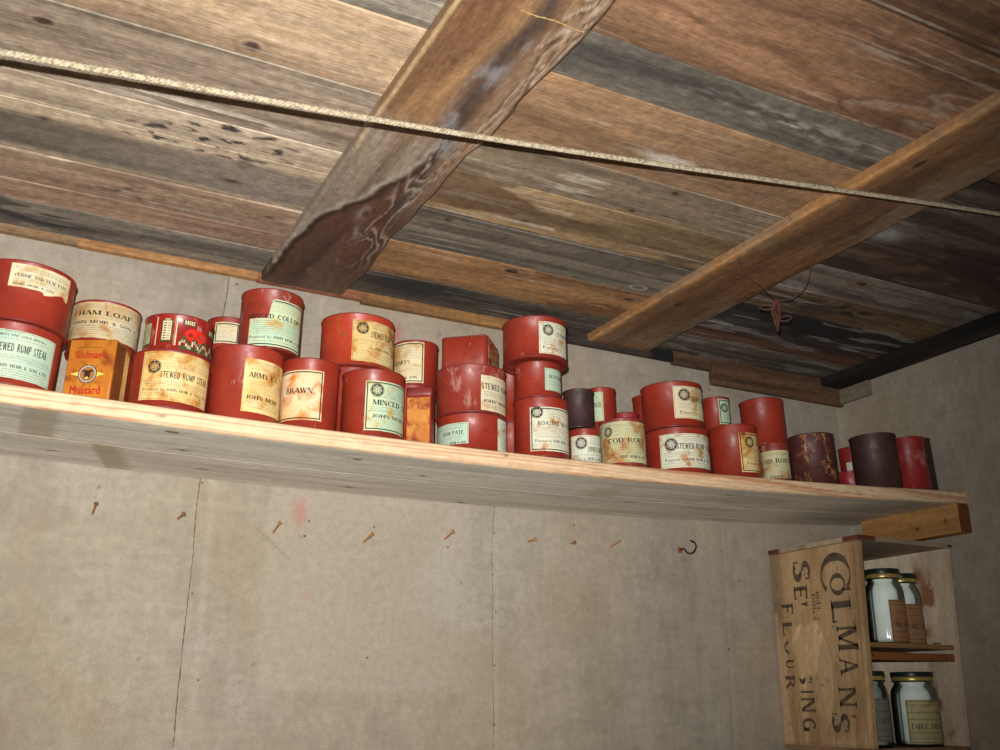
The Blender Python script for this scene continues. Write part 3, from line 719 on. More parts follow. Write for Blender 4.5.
# ------------------------------------------------------------------ walls
def canvas(seed):
    def fn(A, B):
        n = fbm(A*3.2, B*3.0, seed, 5); n2 = fbm(A*30, B*30, seed+1, 3); n3 = fbm(A*8, B*1.3, seed+6, 4)
        c = np.ones(A.shape+(3,))*C(170,161,146)
        c = c*(1+.17*n+.14*n2+.16*n3+.06*vnoise(A*150, B*30, seed+3)+.06*vnoise(A*30, B*150, seed+4))[..., None]
        c = blend(c, (178,160,134), sstep(.0,.35,fbm(A*5, B*5, seed+40, 4))*.35); c = blend(c, (150,132,118), sstep(.22,.4,fbm(A*22, B*22, seed+50, 4))*.22)
        if seed == 300:
            # paler pasted sheet, stains, damp marks
            t = sstep(.386,.400,A)*sstep(.008,.020,B)*(1-sstep(.345,.42,B))*(1-sstep(.72,.80,A))
            c = blend(c, (184,176,161), t*.75)
            c = blend(c, (150,132,104), sstep(.0,.3,n)*(1-sstep(.25,.5,B))*.30)
            for x, z, sx, sz, col, a in ((.04,-.04,.012,.02,(150,118,92),.35),(.16,-.03,.014,.02,(150,118,92),.3),(.12,.02,.008,.012,(150,118,92),.3),(.11,.11,.005,.005,(120,96,92),.5),(.446,.298,.010,.022,(190,110,105),.55),(.605,.641,.010,.018,(190,104,112),.7),(.612,.60,.008,.012,(190,110,112),.5),
                                         (.468,.161,.008,.007,(185,135,120),.35),(.69,.655,.003,.006,(110,70,110),.5)):
                c = blend(c, col, gau(A, B, x, z, sx, sz)*a)
            for q in range(60):
                rr = random.Random(q); x, z, s_ = rr.uniform(-.3,1.6), rr.uniform(-.2,.33), rr.uniform(.0006,.0016)
                c = blend(c, (92,78,62), gau(A, B, x, z, s_, s_*1.2)*.6)
            c = blend(c, (140,120,92), np.exp(-((B-(.266-.83*(A-.376)))/.0025)**2)*(A > .37)*(A < .435)*.6)
            c = blend(c, (205,200,184), sstep(1.694,1.700,A)*.35)
            for x0 in (.2945, .8056, 1.328): c = blend(c, (186,178,164), np.exp(-((A-x0-.006)/.006)**2)*.35); 
            c = blend(c, (196,190,176), sstep(1.0,1.3,A)*np.clip(fbm(A*26, B*1.2, 71, 3), 0, 1)*.35)
        return c
    return fn
def wall_h(seed): 
    return lambda A, B: .0016*fbm(A*5, B*5, seed, 3)
cm = CM()
cm.slab((0, YW, 0), (1,0,0), (0,0,1), rng(-.62, XR, .0045), rng(-.22, H, .0045), .05, canvas(300), wall_h(1))
cm.slab((0, YW, 0), (1,0,0), (0,0,1), rng(-.62, XR, .05), rng(-EYE, -.22, .05), .05, canvas(301), None)
rr = random.Random(3)
for pts, w in SEAMS:
    P = []
    for (x0, z0), (x1, z1) in zip(pts[:-1], pts[1:]):
        for k in range(12):
            t_ = k/12; P.append((x0+(x1-x0)*t_+rr.uniform(-.0005,.0005), z0+(z1-z0)*t_, w*rr.uniform(.2, 1.0)))
    for (xa, za, wa), (xb, zb, wb) in zip(P[:-1], P[1:]):
        ya = YW-.0012
        cm.raw([(xa-wa, ya, za), (xb-wb, ya, zb), (xb+wb, ya, zb), (xa+wa, ya, za)], [(0,1,2,3)], C(104,90,72))
wb = cm.build('wall_back', CANVAS); wb['kind'] = 'structure'
cm = CM()
cm.slab((XR, 0, 0), (0,-1,0), (0,0,1), rng(-YW-.05, -.7, .0065), rng(-.3, H, .0065), .05, canvas(320), wall_h(2))
cm.slab((XR, 0, 0), (0,-1,0), (0,0,1), rng(-YW-.05, -.7, .08), rng(-EYE, -.3, .08), .05, canvas(321), None)
cm.slab((XR, 0, 0), (0,-1,0), (0,0,1), rng(-.7, 1.2, .08), rng(-EYE, H, .08), .05, canvas(321), None)
w = cm.build('wall_right', CANVAS); w['kind'] = 'structure'
cm = CM(); cm.slab((0,0,-EYE), (1,0,0), (0,1,0), rng(-.62, XR, .03), rng(-1.2, YW, .03), .05, lambda A, B: wood(B, A, (130,104,78), (92,72,54), 44, gy=12))
w = cm.build('floor', BOARD); w['kind'] = 'structure'

# ------------------------------------------------------------------ shelf: two long pine boards that sag
def zsh(x): return .3440-.0278*x+.0267*x*x
TH = .0252
shelf = thing('shelf', 'long sagging pine board shelf across the back wall, full of old tins', 'shelf', (0, 0, 0))
def under(A, B):   # A = y, B = x
    c = wood(B, A, (240,232,216), (222,212,197), 70+int(A.mean()*10), gy=42, gx=1.6,
             knots=((.22,1.424,.010,.004),(.268,1.53,.012,.004),(.191,1.33,.014,.008),(.054,1.527,.008,.004),(.456,1.352,.010,.006),(.511,1.547,.014,.004),(.586,1.410,.008,.005),(.734,1.587,.012,.005),(1.145,1.346,.012,.006)), contrast=.9, kc=(128,108,88), kr=(196,180,160))
    f = A < 1.449
    c = blend(c, (176,160,128), f*sstep(.003,.012,B)*(1-sstep(.047,.055,B))*.6)
    c = blend(c, (172,154,118), (~f)*sstep(.096,.102,B-.25*(A-1.45))*(1-sstep(.124,.150,B-.25*(A-1.45)))*.65)
    c = blend(c, (190,168,130), f*gau(B, A, .92, 1.40, .03, .05)*.5); c = blend(c, (180,136,76), gau(B, A, 1.015, 1.466, .018, .006)*.8)
    c = blend(c, (222,216,200), gau(B, A, 1.19, 1.35, .02, .008)*.4+gau(B, A, .466, 1.35, .006,.004)*.5)
    c = blend(c, (140,124,100), np.exp(-((A-1.4505)/.001)**2)*.6)
    c = blend(c, (225,205,165), np.exp(-((A-1.452)/.0009)**2)*(B < .28)*.9)
    c = blend(c, (180,168,146), stain(B, A, 8, .15, 5, 18)*.35*(B > .9))
    return c
def edge(A, B):    # A = x, B = z
    n = fbm(A*1.8, (B+.008*fbm(A*1.3, B*0+2, 5, 3))*420, 17, 4); n2 = fbm(A*30, B*600, 19, 3)
    c = mixc(C(230,200,162), C(204,146,106), sstep(-.08, .36, n)); c = c*(1+.18*n2[..., None])
    for x, z in ((.676,.356),(.93,.372),(.17,.352)): 
        c = blend(c, (92,62,48), gau(A, B, x, z-.0, .004, .0022)*.9)
    return c
def board(name, ya, yb, front):
    cm = CM(); xs = rng(-.62, XR-.0006, .006)
    cm.slab((0,0,0), (0,1,0), (1,0,0), rng(ya, yb, .0045), xs, TH, under, lambda A, B: -zsh(B))
    # lift the slab's back outline (the upper face) to follow the sag
    P, R, Bk = cm.V; Bk[:, 2] = zsh(Bk[:, 0])+TH; P[:, 2] = zsh(P[:, 0]); R[:, 2] = zsh(R[:, 0])
    cm.F.pop()                                     # replace the n-gon top by a grid that follows the sag
    nx = len(xs); v = [(x, y, zsh(x)+TH) for x in xs for y in (ya, yb)]
    cm.raw(v, [(2*i, 2*i+2, 2*i+3, 2*i+1) for i in range(nx-1)], C(196,174,140))
    if front:                                      # rounded nosing with laminated stripes
        ang = [(-90+180*k/8) for k in range(9)]; rC = .0045
        prof = [(ya-.0, .0)] + [(ya-.004-rC*0+.004-.0045*math.cos(math.radians(a))*1, (rC if a < 0 else TH-rC)+rC*math.sin(math.radians(a))) for a in ang] 
        prof = prof + [(ya, TH)]
        zz = np.linspace(0, TH, 17)
        yy = np.array([ya-.0045*math.sqrt(max(0, 1-max(0, (abs(z-TH/2)-(TH/2-rC))/rC)**2)) for z in zz])
        V = []; Cl = []
        for x in xs:
            for y, z in zip(yy, zz): V.append((x, y, zsh(x)+z))
        V = np.array(V); base = cm.n; m = len(zz)
        colr = edge(V[:, 0].reshape(-1, m), (V[:, 2]).reshape(-1, m)).reshape(-1, 3)
        cm.V.append(V); cm.Cc.append(colr)
        cm.F += [[base+i*m+k, base+(i+1)*m+k, base+(i+1)*m+k+1, base+i*m+k+1] for i in range(nx-1) for k in range(m-1)]
        cm.F += [[base+k for k in range(m)][::-1], [base+(nx-1)*m+k for k in range(m)]]
        cm.n += len(V)
    return cm.build(name, PINE, shelf)
board('board', 1.3045, 1.4495, True); board('board', 1.4515, YW-.0022, False)

# bracket at the right wall
cm = CM()
def brc(A, B):
    c = wood(A, B, (200,152,92), (172,124,70), 12, gy=30, gx=3, knots=((-1.40,.337,.006,.003),(-1.33,.342,.004,.004)))
    return c
X0 = 1.676
cm.slab((X0, 0, 0), (0,-1,0), (0,0,1), rng(-YW+.055, -1.299, .004), rng(.3155, zsh(1.69)-.0012, .004), XR-.0022-X0, brc)
b = cm.build('shelf_bracket', colored_mat('bracket_wood', .7, (10,60,60), 4, .15), None); tag(b, 'orange-brown wooden cleat under the right end of the shelf', 'bracket')
mb = MB(); mb.box((X0+.0002, 1.2978, .3158), (XR-.0024, 1.299, zsh(1.69)-.0014)); e = mb.build('end_grain', wood_mat('end_grain_brown', (128,72,44), (104,58,36), (80,46,30), (60,3,60)), b); e['label'] = 'darker reddish end grain'

# ------------------------------------------------------------------ crate in the corner
CX, CX1, CY0, CY1, CZ0, CZ1 = 1.4535, 1.7052, 1.354, 1.5965, -.0885, .3010
crate = thing('wooden_crate', "old wooden crate with black stencilled letters, standing on end in the corner", 'crate', (0,0,0))
def side(A, B):   # A = -y, B = z
    Y = -A; Z = B
    c = wood(Z, Y, (194,164,124), (172,138,98), 210, gy=34, gx=3.2, warp=.02, contrast=.8)
    c = blend(c, (208,164,108), np.clip(gau(Y, Z, 1.49, .08, .05, .13), 0, 1)*.5)
    f = sstep(-.12, .05, fbm(Y*22, Z*9, 212, 4))
    f = sstep(-.35, -.1, fbm(Y*26, Z*12, 212, 4)); dmg = np.clip(sstep(.45,.62,gau(Y, Z, 1.492, .075, .045, .095)+gau(Y, Z, 1.535, .11, .03, .03)*.6+gau(Y, Z, 1.468, .015, .020, .05)*.7+.35*fbm(Y*40, Z*14, 216, 4)), 0, 1)*(.35+.65*f)
    c = blend(c, (222,190,146), dmg*.95)
    c = blend(c, (226,200,164), sstep(.05,.3,fbm(Y*90, Z*26+Y*60, 214, 4))*dmg*.9)
    c = blend(c, (140,112,80), stain(Z, Y, 215, .12, 6, 14)*.4)
    c = blend(c, (96,80,62), sstep(1.556,1.585,Y)*sstep(.06,.2,Z)*.55)
    c = blend(c, (206,160,140), sstep(1.585,1.589,Y+.002*fbm(Z*40, Y*0, 3, 2))*(Z < .17)*.6)
    c = blend(c, (74,60,44), np.exp(-((Y-1.3665)/.0009)**2)*.6)
    c = blend(c, (104,78,54), np.exp(-((Z-.2915)/.0009)**2)*.7+np.exp(-((Z+.0765)/.0009)**2)*.7)
    for q in range(16):
        rr = random.Random(q+50); c = blend(c, (52,36,26), gau(Y, Z, rr.uniform(1.37,1.58), rr.uniform(-.06,.28), .0016, .003)*.9)
    return c
def inner(A, B):
    Y = -A; Z = B
    c = wood(Z, Y, (246,228,202), (234,214,186), 220, gy=12, gx=3, contrast=.6)
    for y, z, sy, sz in ((1.415,.20,.014,.05),(1.40,.205,.006,.04),(1.425,.135,.010,.02),(1.432,.12,.006,.02),(1.43,.245,.010,.015),(1.425,.028,.007,.018),(1.410,.012,.006,.022),(1.404,-.008,.005,.015),(1.424,-.03,.008,.016),(1.418,-.06,.010,.02),(1.39,-.055,.01,.008)):
        c = blend(c, (156,90,50), sstep(-.08,.15,fbm(Y*50, Z*30, 221, 4))*gau(Y, Z, y, z, sy, sz)*1.3)
    c = blend(c, (176,152,124), stain(Z, Y, 224, .14, 8, 10)*.3)
    return c
def plainc(base, dark, seed, gx=3, gy=30):
    return lambda A, B: wood(A, B, base, dark, seed, gy=gy, gx=gx)
T_ = .0105
def panel(name, fn, o, U, V, us, vs, th, lab=None, par=crate):
    cm = CM(); cm.slab(o, U, V, us, vs, th, fn); p = cm.build(name, CRATEW, par)
    if lab: p['label'] = lab
    return p
sp = panel('side_panel', side, (CX,0,0), (0,-1,0), (0,0,1), rng(-CY1, -CY0, .002), rng(CZ0+.009, CZ1-.0095, .002), T_, 'side board with stencilled lettering')
panel('side_panel', inner, (CX1-T_,0,0), (0,-1,0), (0,0,1), rng(-CY1, -CY0, .003), rng(CZ0+.009, CZ1-.0095, .003), T_, 'pale inner side board with rust streaks')
panel('back_panel', plainc((176,148,120),(140,112,86),230), (0,CY1-.008,0), (1,0,0), (0,0,1), rng(CX+T_+.0003, CX1-T_-.0003, .004), rng(CZ0+.0095, CZ1-.010, .004), .008)
def topc(A, B):
    c = wood(B, A, (176,154,130), (140,118,96), 233, gy=30, gx=3); return c
panel('top_board', topc, (0,0,CZ1-.009), (0,1,0), (1,0,0), rng(CY0-.001, CY1, .004), rng(CX-.0015, CX1, .004), .009)
panel('bottom_board', plainc((150,118,86),(110,84,60),235), (0,0,CZ0), (0,1,0), (1,0,0), rng(CY0-.001, CY1, .005), rng(CX-.0015, CX1, .005), .0088)
mb = MB(); tm = wood_mat('crate_red_brown', (120,62,44), (92,46,34), (70,38,28), (30,30,30))
mb.add([(CX-.0024, CY0+.035, CZ1-.0085), (CX-.0024, CY0-.0024, CZ1-.0085), (CX+.045, CY0-.0024, CZ1-.0085), (CX+.045, CY0-.0024, CZ1+.0002), (CX-.0024, CY0-.0024, CZ1+.0002), (CX-.0024, CY0+.035, CZ1+.0002)])
mb = MB(); 
v = [(CX-.0026,CY0+.035),(CX-.0026,CY0-.0026),(CX+.045,CY0-.0026),(CX+.045,CY0-.0014),(CX-.0018,CY0-.0014),(CX-.0018,CY0+.035)]
mb.addmesh([(x,y,CZ1-.0085) for x,y in v]+[(x,y,CZ1+.0002) for x,y in v], [(i,(i+1)%6,6+(i+1)%6,6+i) for i in range(6)]+[(0,5,4,1),(1,4,3,2),(6,7,10,11),(7,8,9,10)])
e = mb.build('corner_band', tm, crate); e['label'] = 'rusty red-brown band around the front top corner'
mb = MB(); mb.box((CX-.0026, CY1-.03, CZ1-.0085), (CX-.0018, CY1, CZ1+.0002))
e = mb.build('corner_band', tm, crate); e['label'] = 'rusty red-brown band at the rear top corner'
mb = MB()
mb.box((CX+T_+.0003, CY0+.004, .0965), (CX1-T_-.0003, CY1-.0085, .1050)); mb.build('inner_shelf', wood_mat('inner_shelf_wood', (168,128,82), (140,102,64), (90,62,40), (3,50,50)), crate)
mb = MB(); mb.box((CX+T_+.0003, CY0+.006, .0745), (CX1-T_-.0003, CY0+.018, .0885)); bt = mb.build('batten', wood_mat('batten_wood', (158,100,54), (134,82,44), (92,54,32), (3,50,50)), crate)
for x in (1.475, 1.67):
    q = MB(); q.lathe([(.0022,0),(.0022,.0008),(.001,.0014)], 12); n_ = q.build('nail_head', flat_mat('dark_iron', (50,40,34), .6), bt, True); n_.location = (x, CY0+.0144, .0815); n_.rotation_euler = (PI/2, 0, 0)
# lettering on the side, read top to bottom
mb = MB(); LX = CX-.0006
def put(ch, yb, yt, zt, zb, T=.20, t=.11, clip=None):
    P, W = glyph(ch, T, t); k_ = (zt-zb)*.05; zt -= k_; zb += k_
    xs_ = [x for q in P for x, y in q]; ys_ = [y for q in P for x, y in q]; x0, x1 = min(xs_), max(xs_); y0, y1 = min(ys_), max(ys_)
    for q in P:
        pts = [(LX, yb-(yb-yt)*(y-y0)/(y1-y0), zt-(zt-zb)*(x-x0)/(x1-x0)) for x, y in q]
        if clip and clip(sum(p[1] for p in pts)/len(pts), sum(p[2] for p in pts)/len(pts)): continue
        mb.add(pts[::-1])
for a in (('C',1.4571,1.3790,.2800,.1970,.15,.035),('O',1.4348,1.3963,.2384,.1907,.19,.08),('L',1.4374,1.3875,.1898,.1415),('M',1.4290,1.3798,.1409,.087),
          ('A',1.4300,1.3861,.0816,.0447),('N',1.4400,1.3984,.0299,-.0126),("'",1.4155,1.4040,-.0225,-.0285),('S',1.4643,1.4204,-.0180,-.0573),
          ('S',1.5318,1.4838,.2714,.2264),('E',1.5333,1.497,.2240,.1934),("'",1.5164,1.4989,.1887,.1796),
          ('F',1.5723,1.5408,.1917,.1671),('L',1.5744,1.5483,.1568,.127),('U',1.5746,1.5523,.0823,.0616),('R',1.5787,1.5533,.0530,.0192),('.',1.5770,1.5740,.014,.011),
          ('I',1.5390,1.5058,.0221,.0149),('N',1.5400,1.5046,.0110,-.0221),('G',1.542,1.507,-.0284,-.0554)): put(*a)
put('S', 1.541, 1.506, .0600, .0309, clip=lambda y, z: z > .046)
put('O', 1.5744, 1.549, .118, .090, clip=lambda y, z: y < 1.562)
for s, yb, yt, zt, zb in (('BULL', 1.4745, 1.4650, .2060, .1660), ("DOG'S", 1.4865, 1.4770, .2020, .1500)):
    for q in lettering(s): mb.add([(LX, yb-(yb-yt)*y, zt-(zt-zb)*x) for x, y in q][::-1])
e = mb.build('lettering', flat_mat('stencil_ink', (88,74,60), .8, 0, .45, 90), sp); e['label'] = 'faded black stencilled letters'
q = MB(); q.tube([(1.655,1.372,.1053),(1.655,1.372,.1085),(1.672,1.372,.1085),(1.672,1.372,.1053)], .0011, 6); q.build('staple', flat_mat('dark_iron_wire', (48,42,38), .6), crate)
q = MB(); q.tube([(1.700,1.3535,.296),(1.702,1.349,.297),(1.7045,1.349,.2955)], .0024, 6); q.build('bent_nail', flat_mat('dark_iron_wire', (58,48,44), .6), crate)

# the old crate is racked: its foot stands a little further back than its top
for o_ in [q for c_ in crate.children for q in [c_]+list(c_.children)]:
    if o_.name.startswith(('lettering', 'nail_head')): continue
    n_ = len(o_.data.vertices); a_ = np.empty(n_*3); o_.data.vertices.foreach_get('co', a_); a_ = a_.reshape(-1, 3)
    a_[:, 1] += (CZ1-a_[:, 2])*.040*(CY1-a_[:, 1])/(CY1-CY0)
    o_.data.vertices.foreach_set('co', a_.ravel()); o_.data.update()
# ------------------------------------------------------------------ jars in the crate
gm, nt, bs = new_mat('greenish_glass', .05, .5)
nt.nodes.remove(bs); out = nt.nodes['Material Output']
tr = nt.nodes.new('ShaderNodeBsdfTransparent'); gl = nt.nodes.new('ShaderNodeBsdfGlossy'); gl.inputs['Roughness'].default_value = .06
lw = nt.nodes.new('ShaderNodeLayerWeight'); lw.inputs['Blend'].default_value = .35
nt.links.new(ramp(nt, lw.outputs['Facing'], [(.0, (.96,.99,.97,1)), (.68, (.80,.90,.85,1)), (.95, (.13,.19,.16,1))]), tr.inputs['Color'])
fr = nt.nodes.new('ShaderNodeFresnel'); fr.inputs['IOR'].default_value = 1.5
mx = nt.nodes.new('ShaderNodeMixShader'); nt.links.new(fr.outputs[0], mx.inputs[0]); nt.links.new(tr.outputs[0], mx.inputs[1]); nt.links.new(gl.outputs[0], mx.inputs[2]); nt.links.new(mx.outputs[0], out.inputs[0])
SALT = flat_mat('white_salt', (236,242,238), .9, 0, .05, 60); SALTG = flat_mat('grey_contents', (150,160,155), .9, 0, .2, 60)
LIDM = flat_mat('dark_green_lid', (34,46,38), .35, .2, .2); GOLD = flat_mat('gold_lid_band', (190,168,96), .35, .5, .25, 120)
def jar(label, x, y, r, z0, h, contents, lpap, a0, a1, za, zb, txt, ta, tb, tz, th_):
    j = thing('glass_jar', label, 'jar', (x, y, z0+.0004))
    N = 96; prof = [(r*.86,0),(r*.95,.0015),(r*.985,.006),(r,.012),(r,h*.62),(r*.985,h*.70),(r*.93,h*.765),(r*.84,h*.81),(r*.80,h*.835),(r*.80,h*.90)]
    mb = MB(); v = []; f = []
    for i, (q, z) in enumerate(prof):
        amp = .0006 if 2 <= i <= 6 else 0
        for k in range(N):
            a = 2*PI*k/N; qq = q+amp*(abs(math.cos(a*9))-.5) if not (math.radians(a0-4) < (a if a < PI else a-2*PI) < math.radians(a1+4) and i > 2 and i < 6) else q
            v.append((qq*math.sin(a), -qq*math.cos(a), z))
    for i in range(len(prof)-1):
        for k in range(N): f.append((i*N+k, i*N+(k+1)%N, (i+1)*N+(k+1)%N, (i+1)*N+k))
    f.append(tuple(range(N-1,-1,-1))); f.append(tuple((len(prof)-1)*N+k for k in range(N)))
    mb.addmesh(v, f); mb.build('glass_body', gm, j, True)
    mb = MB(); mb.lathe([(r*.80,.004),(r*.93,.008),(r*.95,.014),(r*.95,h*.60),(r*.92,h*.70),(r*.86,h*.755),(r*.76,h*.80),(r*.74,h*.86)], 48); mb.build('contents', contents, j, True)
    lz = h*.875
    lb_ = MB(); lb_.lathe([(r*.82,lz+.0005),(r*.885,lz+.0005),(r*.89,lz+.001),(r*.89,lz+.0072),(r*.87,lz+.0080)], 64)
    mb = MB(); mb.lathe([(r*.87,lz+.0083),(r*.91,lz+.0085),(r*.915,lz+.0095),(r*.915,h-.0015),(r*.90,h),(.001,h)], 64, cap1=False); ld_ = mb.build('lid', LIDM, j, True); g_ = lb_.build('lid_band', GOLD, ld_, True); g_['label'] = 'gold band'
    l = make_label(j, r+.0014, (a0, a1, za, zb), [(txt, ta, tb, tz, th_, 's')]+[('r', za+(zb-za)*q_, .0007) for q_ in (.12, .25, .54, .70, .88)], lpap, 'j', seed=int(x*100))
    # ruled cross-lines
    return j
PB = paper_mat('brown_jar_label', (168,126,88), (150,106,72), (124,80,52), (96,60,40), .62)
PG = paper_mat('olive_jar_label', (196,186,134), (178,170,122), (150,134,86), (110,92,58), .62)
PW = paper_mat('grey_jar_label', (128,128,116), (112,112,100), (96,92,80), (70,64,54), .6)
jar('front left salt jar with brown label on the upper crate shelf', 1.5752, 1.415, .0363, .1052, .1430, SALT, PB, -39, 30, .002, .082, 'TABLE SALT', -32, 26, .036, .0090)
jar('jar of white salt with brown label, behind right on the upper crate shelf', 1.6560, 1.4430, .0355, .1052, .1410, SALT, PB, -46, 30, .002, .080, 'TABLE SALT', -40, 26, .036, .0090)
jar('narrow grey-labelled jar half hidden at the lower left of the crate', 1.4995, 1.410, .0335, -.0795, .1340, SALTG, PW, -38, 25, .010, .085, 'SALT', -30, 10, .045, .0075)
jar('wide jar with olive TABLE SALT label on the bottom of the crate', 1.6174, 1.410, .0428, -.0795, .1340, SALT, PG, -72, 22, .006, .083, 'TABLE SALT', -64, 14, .036, .0100)

# ------------------------------------------------------------------ rope, wire, twine
def cat(pts, n):
    out = []; P = [Vector(p) for p in pts]; P = [P[0]*2-P[1]]+P+[P[-1]*2-P[-2]]
    for i in range(1, len(P)-2):
        for k in range(n):
            t = k/n; a, b, c, d = P[i-1:i+3]
            out.append(.5*((2*b)+(c-a)*t+(2*a-5*b+4*c-d)*t*t+(3*b-a-3*c+d)*t**3))
    out.append(P[-2]); return out
rope_m, nt, b = new_mat('old_cotton_rope', .85, .3); v = coords(nt)
nt.links.new(mix(nt, lin(172,160,136), lin(112,100,80), ramp(nt, noise(nt, v, 260, 3), [(.4, K0), (.7, W1)])), b.inputs['Base Color'])
line = cat([(-.60,.895,.512), (-.0588,.867,.550), (.4396,.8601,.5977), (1.229,.811,.672), (1.50,.800,.684), (1.700,.795,.688)], 40)
mb = MB(); step = .0022; L = 0; samples = []
acc = [0]
for a, b_ in zip(line[:-1], line[1:]): acc.append(acc[-1]+(b_-a).length)
s_ = 0; i = 0; cen = []
while s_ < acc[-1]:
    while acc[i+1] < s_: i += 1
    t = (s_-acc[i])/(acc[i+1]-acc[i]); cen.append((line[i].lerp(line[i+1], t), s_)); s_ += step
for k in range(3):
    P = []; rr_ = []
    for q, (c_, s) in enumerate(cen):
        tg = (cen[min(q+1, len(cen)-1)][0]-cen[max(q-1, 0)][0]).normalized(); a = tg.cross(Vector((0,0,1))).normalized(); b2 = a.cross(tg)
        ph = s/.014*2*PI+k*2*PI/3; P.append(c_+(a*math.cos(ph)+b2*math.sin(ph))*.0016); rr_.append(.00185)
    mb.tube(P, .002, 7, rr=rr_)
r_ = mb.build('rope', rope_m, None, True); tag(r_, 'pale twisted rope stretched right across the room just below the ceiling', 'rope')

wm = flat_mat('rusty_wire', (96,58,48), .6, .3, .3)
mb = MB()
mb.tube(cat([(1.0105,1.131,.7075),(1.030,1.143,.690),(1.049,1.154,.676),(1.0755,1.150,.660),(1.116,1.160,.645)], 8), .0009, 6)
mb.tube(cat([(1.116,1.160,.645),(1.140,1.150,.648),(1.158,1.133,.664),(1.1645,1.124,.688),(1.1645,1.122,.700)], 8), .0009, 6)
rr = random.Random(5)
for k in range(7):
    P = []; w_ = rr.uniform(.004,.009); dz = rr.uniform(.030,.046); ph = rr.uniform(0, PI)
    for q in range(15):
        a = 2*PI*q/14; P.append((1.116+w_*math.sin(a)*math.cos(ph)+rr.uniform(-.001,.001), 1.160+w_*math.sin(a)*math.sin(ph), .645-dz/2+dz/2*math.cos(a)-.002*k))
    mb.tube(P, .0009, 6)
for sx, z_, l_ in ((-1,.634,.021),(1,.611,.019)):
    mb.tube(cat([(1.116,1.160,z_),(1.116+sx*l_*.6,1.160-sx*l_*.5,z_+.004),(1.116+sx*l_,1.160-sx*l_*.8,z_),(1.116+sx*l_*.6,1.160-sx*l_*.5,z_-.005),(1.116,1.160,z_-.003)], 5), .0010, 6)
w_ = mb.build('wire_bundle', wm, None, True); tag(w_, 'rusty wire tied in a tangled bundle, hanging from the right ceiling beam', 'wire')
mb = MB(); P = []
for k in range(26):
    t = k/25; P.append((.412+.078*t, .758+.0012*math.sin(9*t), .6900+.0003*math.sin(40*t)))
mb.tube(P, .0008, 6, rr=[.0008+.0003*math.sin(k*2.3) for k in range(26)])
t_ = mb.build('twine', flat_mat('straw_twine', (160,132,84), .8), None, True); tag(t_, 'short piece of straw-coloured twine stretched under the dark stained beam', 'twine')

# ------------------------------------------------------------------ nails, hook, tacks
RUST = flat_mat('rusty_iron', (168,116,72), .8, .0, .35, 300); RUSTD = flat_mat('dark_rusty_iron', (120,88,64), .7, .0, .3, 200)
where = ['leftmost of the row under the shelf', 'just left of the cracked seam', 'just left of the pink stain',
         'right of the pink stain, fourth from the left', 'just left of the middle wall seam', 'short, next one right of the middle seam', 'stubby, seen almost head-on', 'headless and slanting, last before the hook']
for i, (a, b_) in enumerate(NAILS):
    A, B = Vector(a), Vector(b_); A.y = YW-.0005
    n_ = thing('nail', 'rusty nail in the canvas wall, '+where[i], 'nail', A, 'rusty nails in a row below the shelf')
    mb = MB(); D = B-A; r0 = .0019 if i in (0,1,3,4) else .0016
    mb.tube([(0,.0,0), D*.5, D], r0, 10, rr=[r0*.9, r0, r0]); mb.build('shank', RUST, n_, True)
    if i != 7:
        mb = MB(); u = D.normalized(); mb.tube([D-u*.0002, D+u*.0008, D+u*.0018], .0036, 14, rr=[.0030,.0038,.0030]); mb.build('head', RUSTD if i in (0,1,6) else RUST, n_, True)
hk = thing('screw_hook', 'dark curved iron hook with a rust spot, screwed in the wall below the shelf', 'hook', HOOK[0])
mb = MB(); P = [Vector(p)-Vector(HOOK[0]) for p in HOOK]; mb.tube(cat(P, 8), .0017, 10); mb.build('hook_wire', flat_mat('dark_hook_iron', (58,48,46), .5, .4), hk, True)
mb = MB(); mb.tube([(0,-.0005,0),(0,-.0022,0)], .006, 16, rr=[.0066,.0050]); e = mb.build('base_plate', flat_mat('orange_rust', (140,84,50), .85, 0, .3, 300), hk, True); e['label'] = 'orange rusty base'
tl = ['just right of the pink stain','lower right of the pink stain','right of the fourth nail','below the fifth nail','topmost on the middle seam under the shelf','second from the top on the middle seam','third from the top on the middle seam','fourth from the top on the middle seam',
      'lowest on the middle seam','above the stubby nail','top of the right seam beside the hook','halfway down the right seam','lowest on the right seam','on the cracked left seam, upper','on the cracked left seam, lower','pale, low beside the cracked left seam',
      'alone in the middle of the pale sheet','under the shelf where the cracked seam starts','above the shelf beside the left seam','alone between middle and right seams','green, right of the right seam','above the shelf on the right seam']
for i, p in enumerate(TACKS):
    x, y, z = p
    mt = RUSTD if i not in (15, 20, 6) else (flat_mat('pale_tack', (190,184,170), .6) if i == 15 else flat_mat('green_tack', (60,92,84), .6) if i == 20 else RUST)
    r0 = .0022 if i in (1,6,8,11,18) else .0016
    mb = MB(); mb.lathe([(r0*.9,-.0006),(r0,.0010),(r0*.8,.0016),(r0*.3,.0021)], 14)
    t_ = mb.build('tack', mt, None, True); t_.location = (x, YW-.0003, z); t_.rotation_euler = (PI/2, 0, 0)
    tag(t_, 'small tack head in the canvas wall, '+tl[i], 'tack', 'tack heads in the wall')

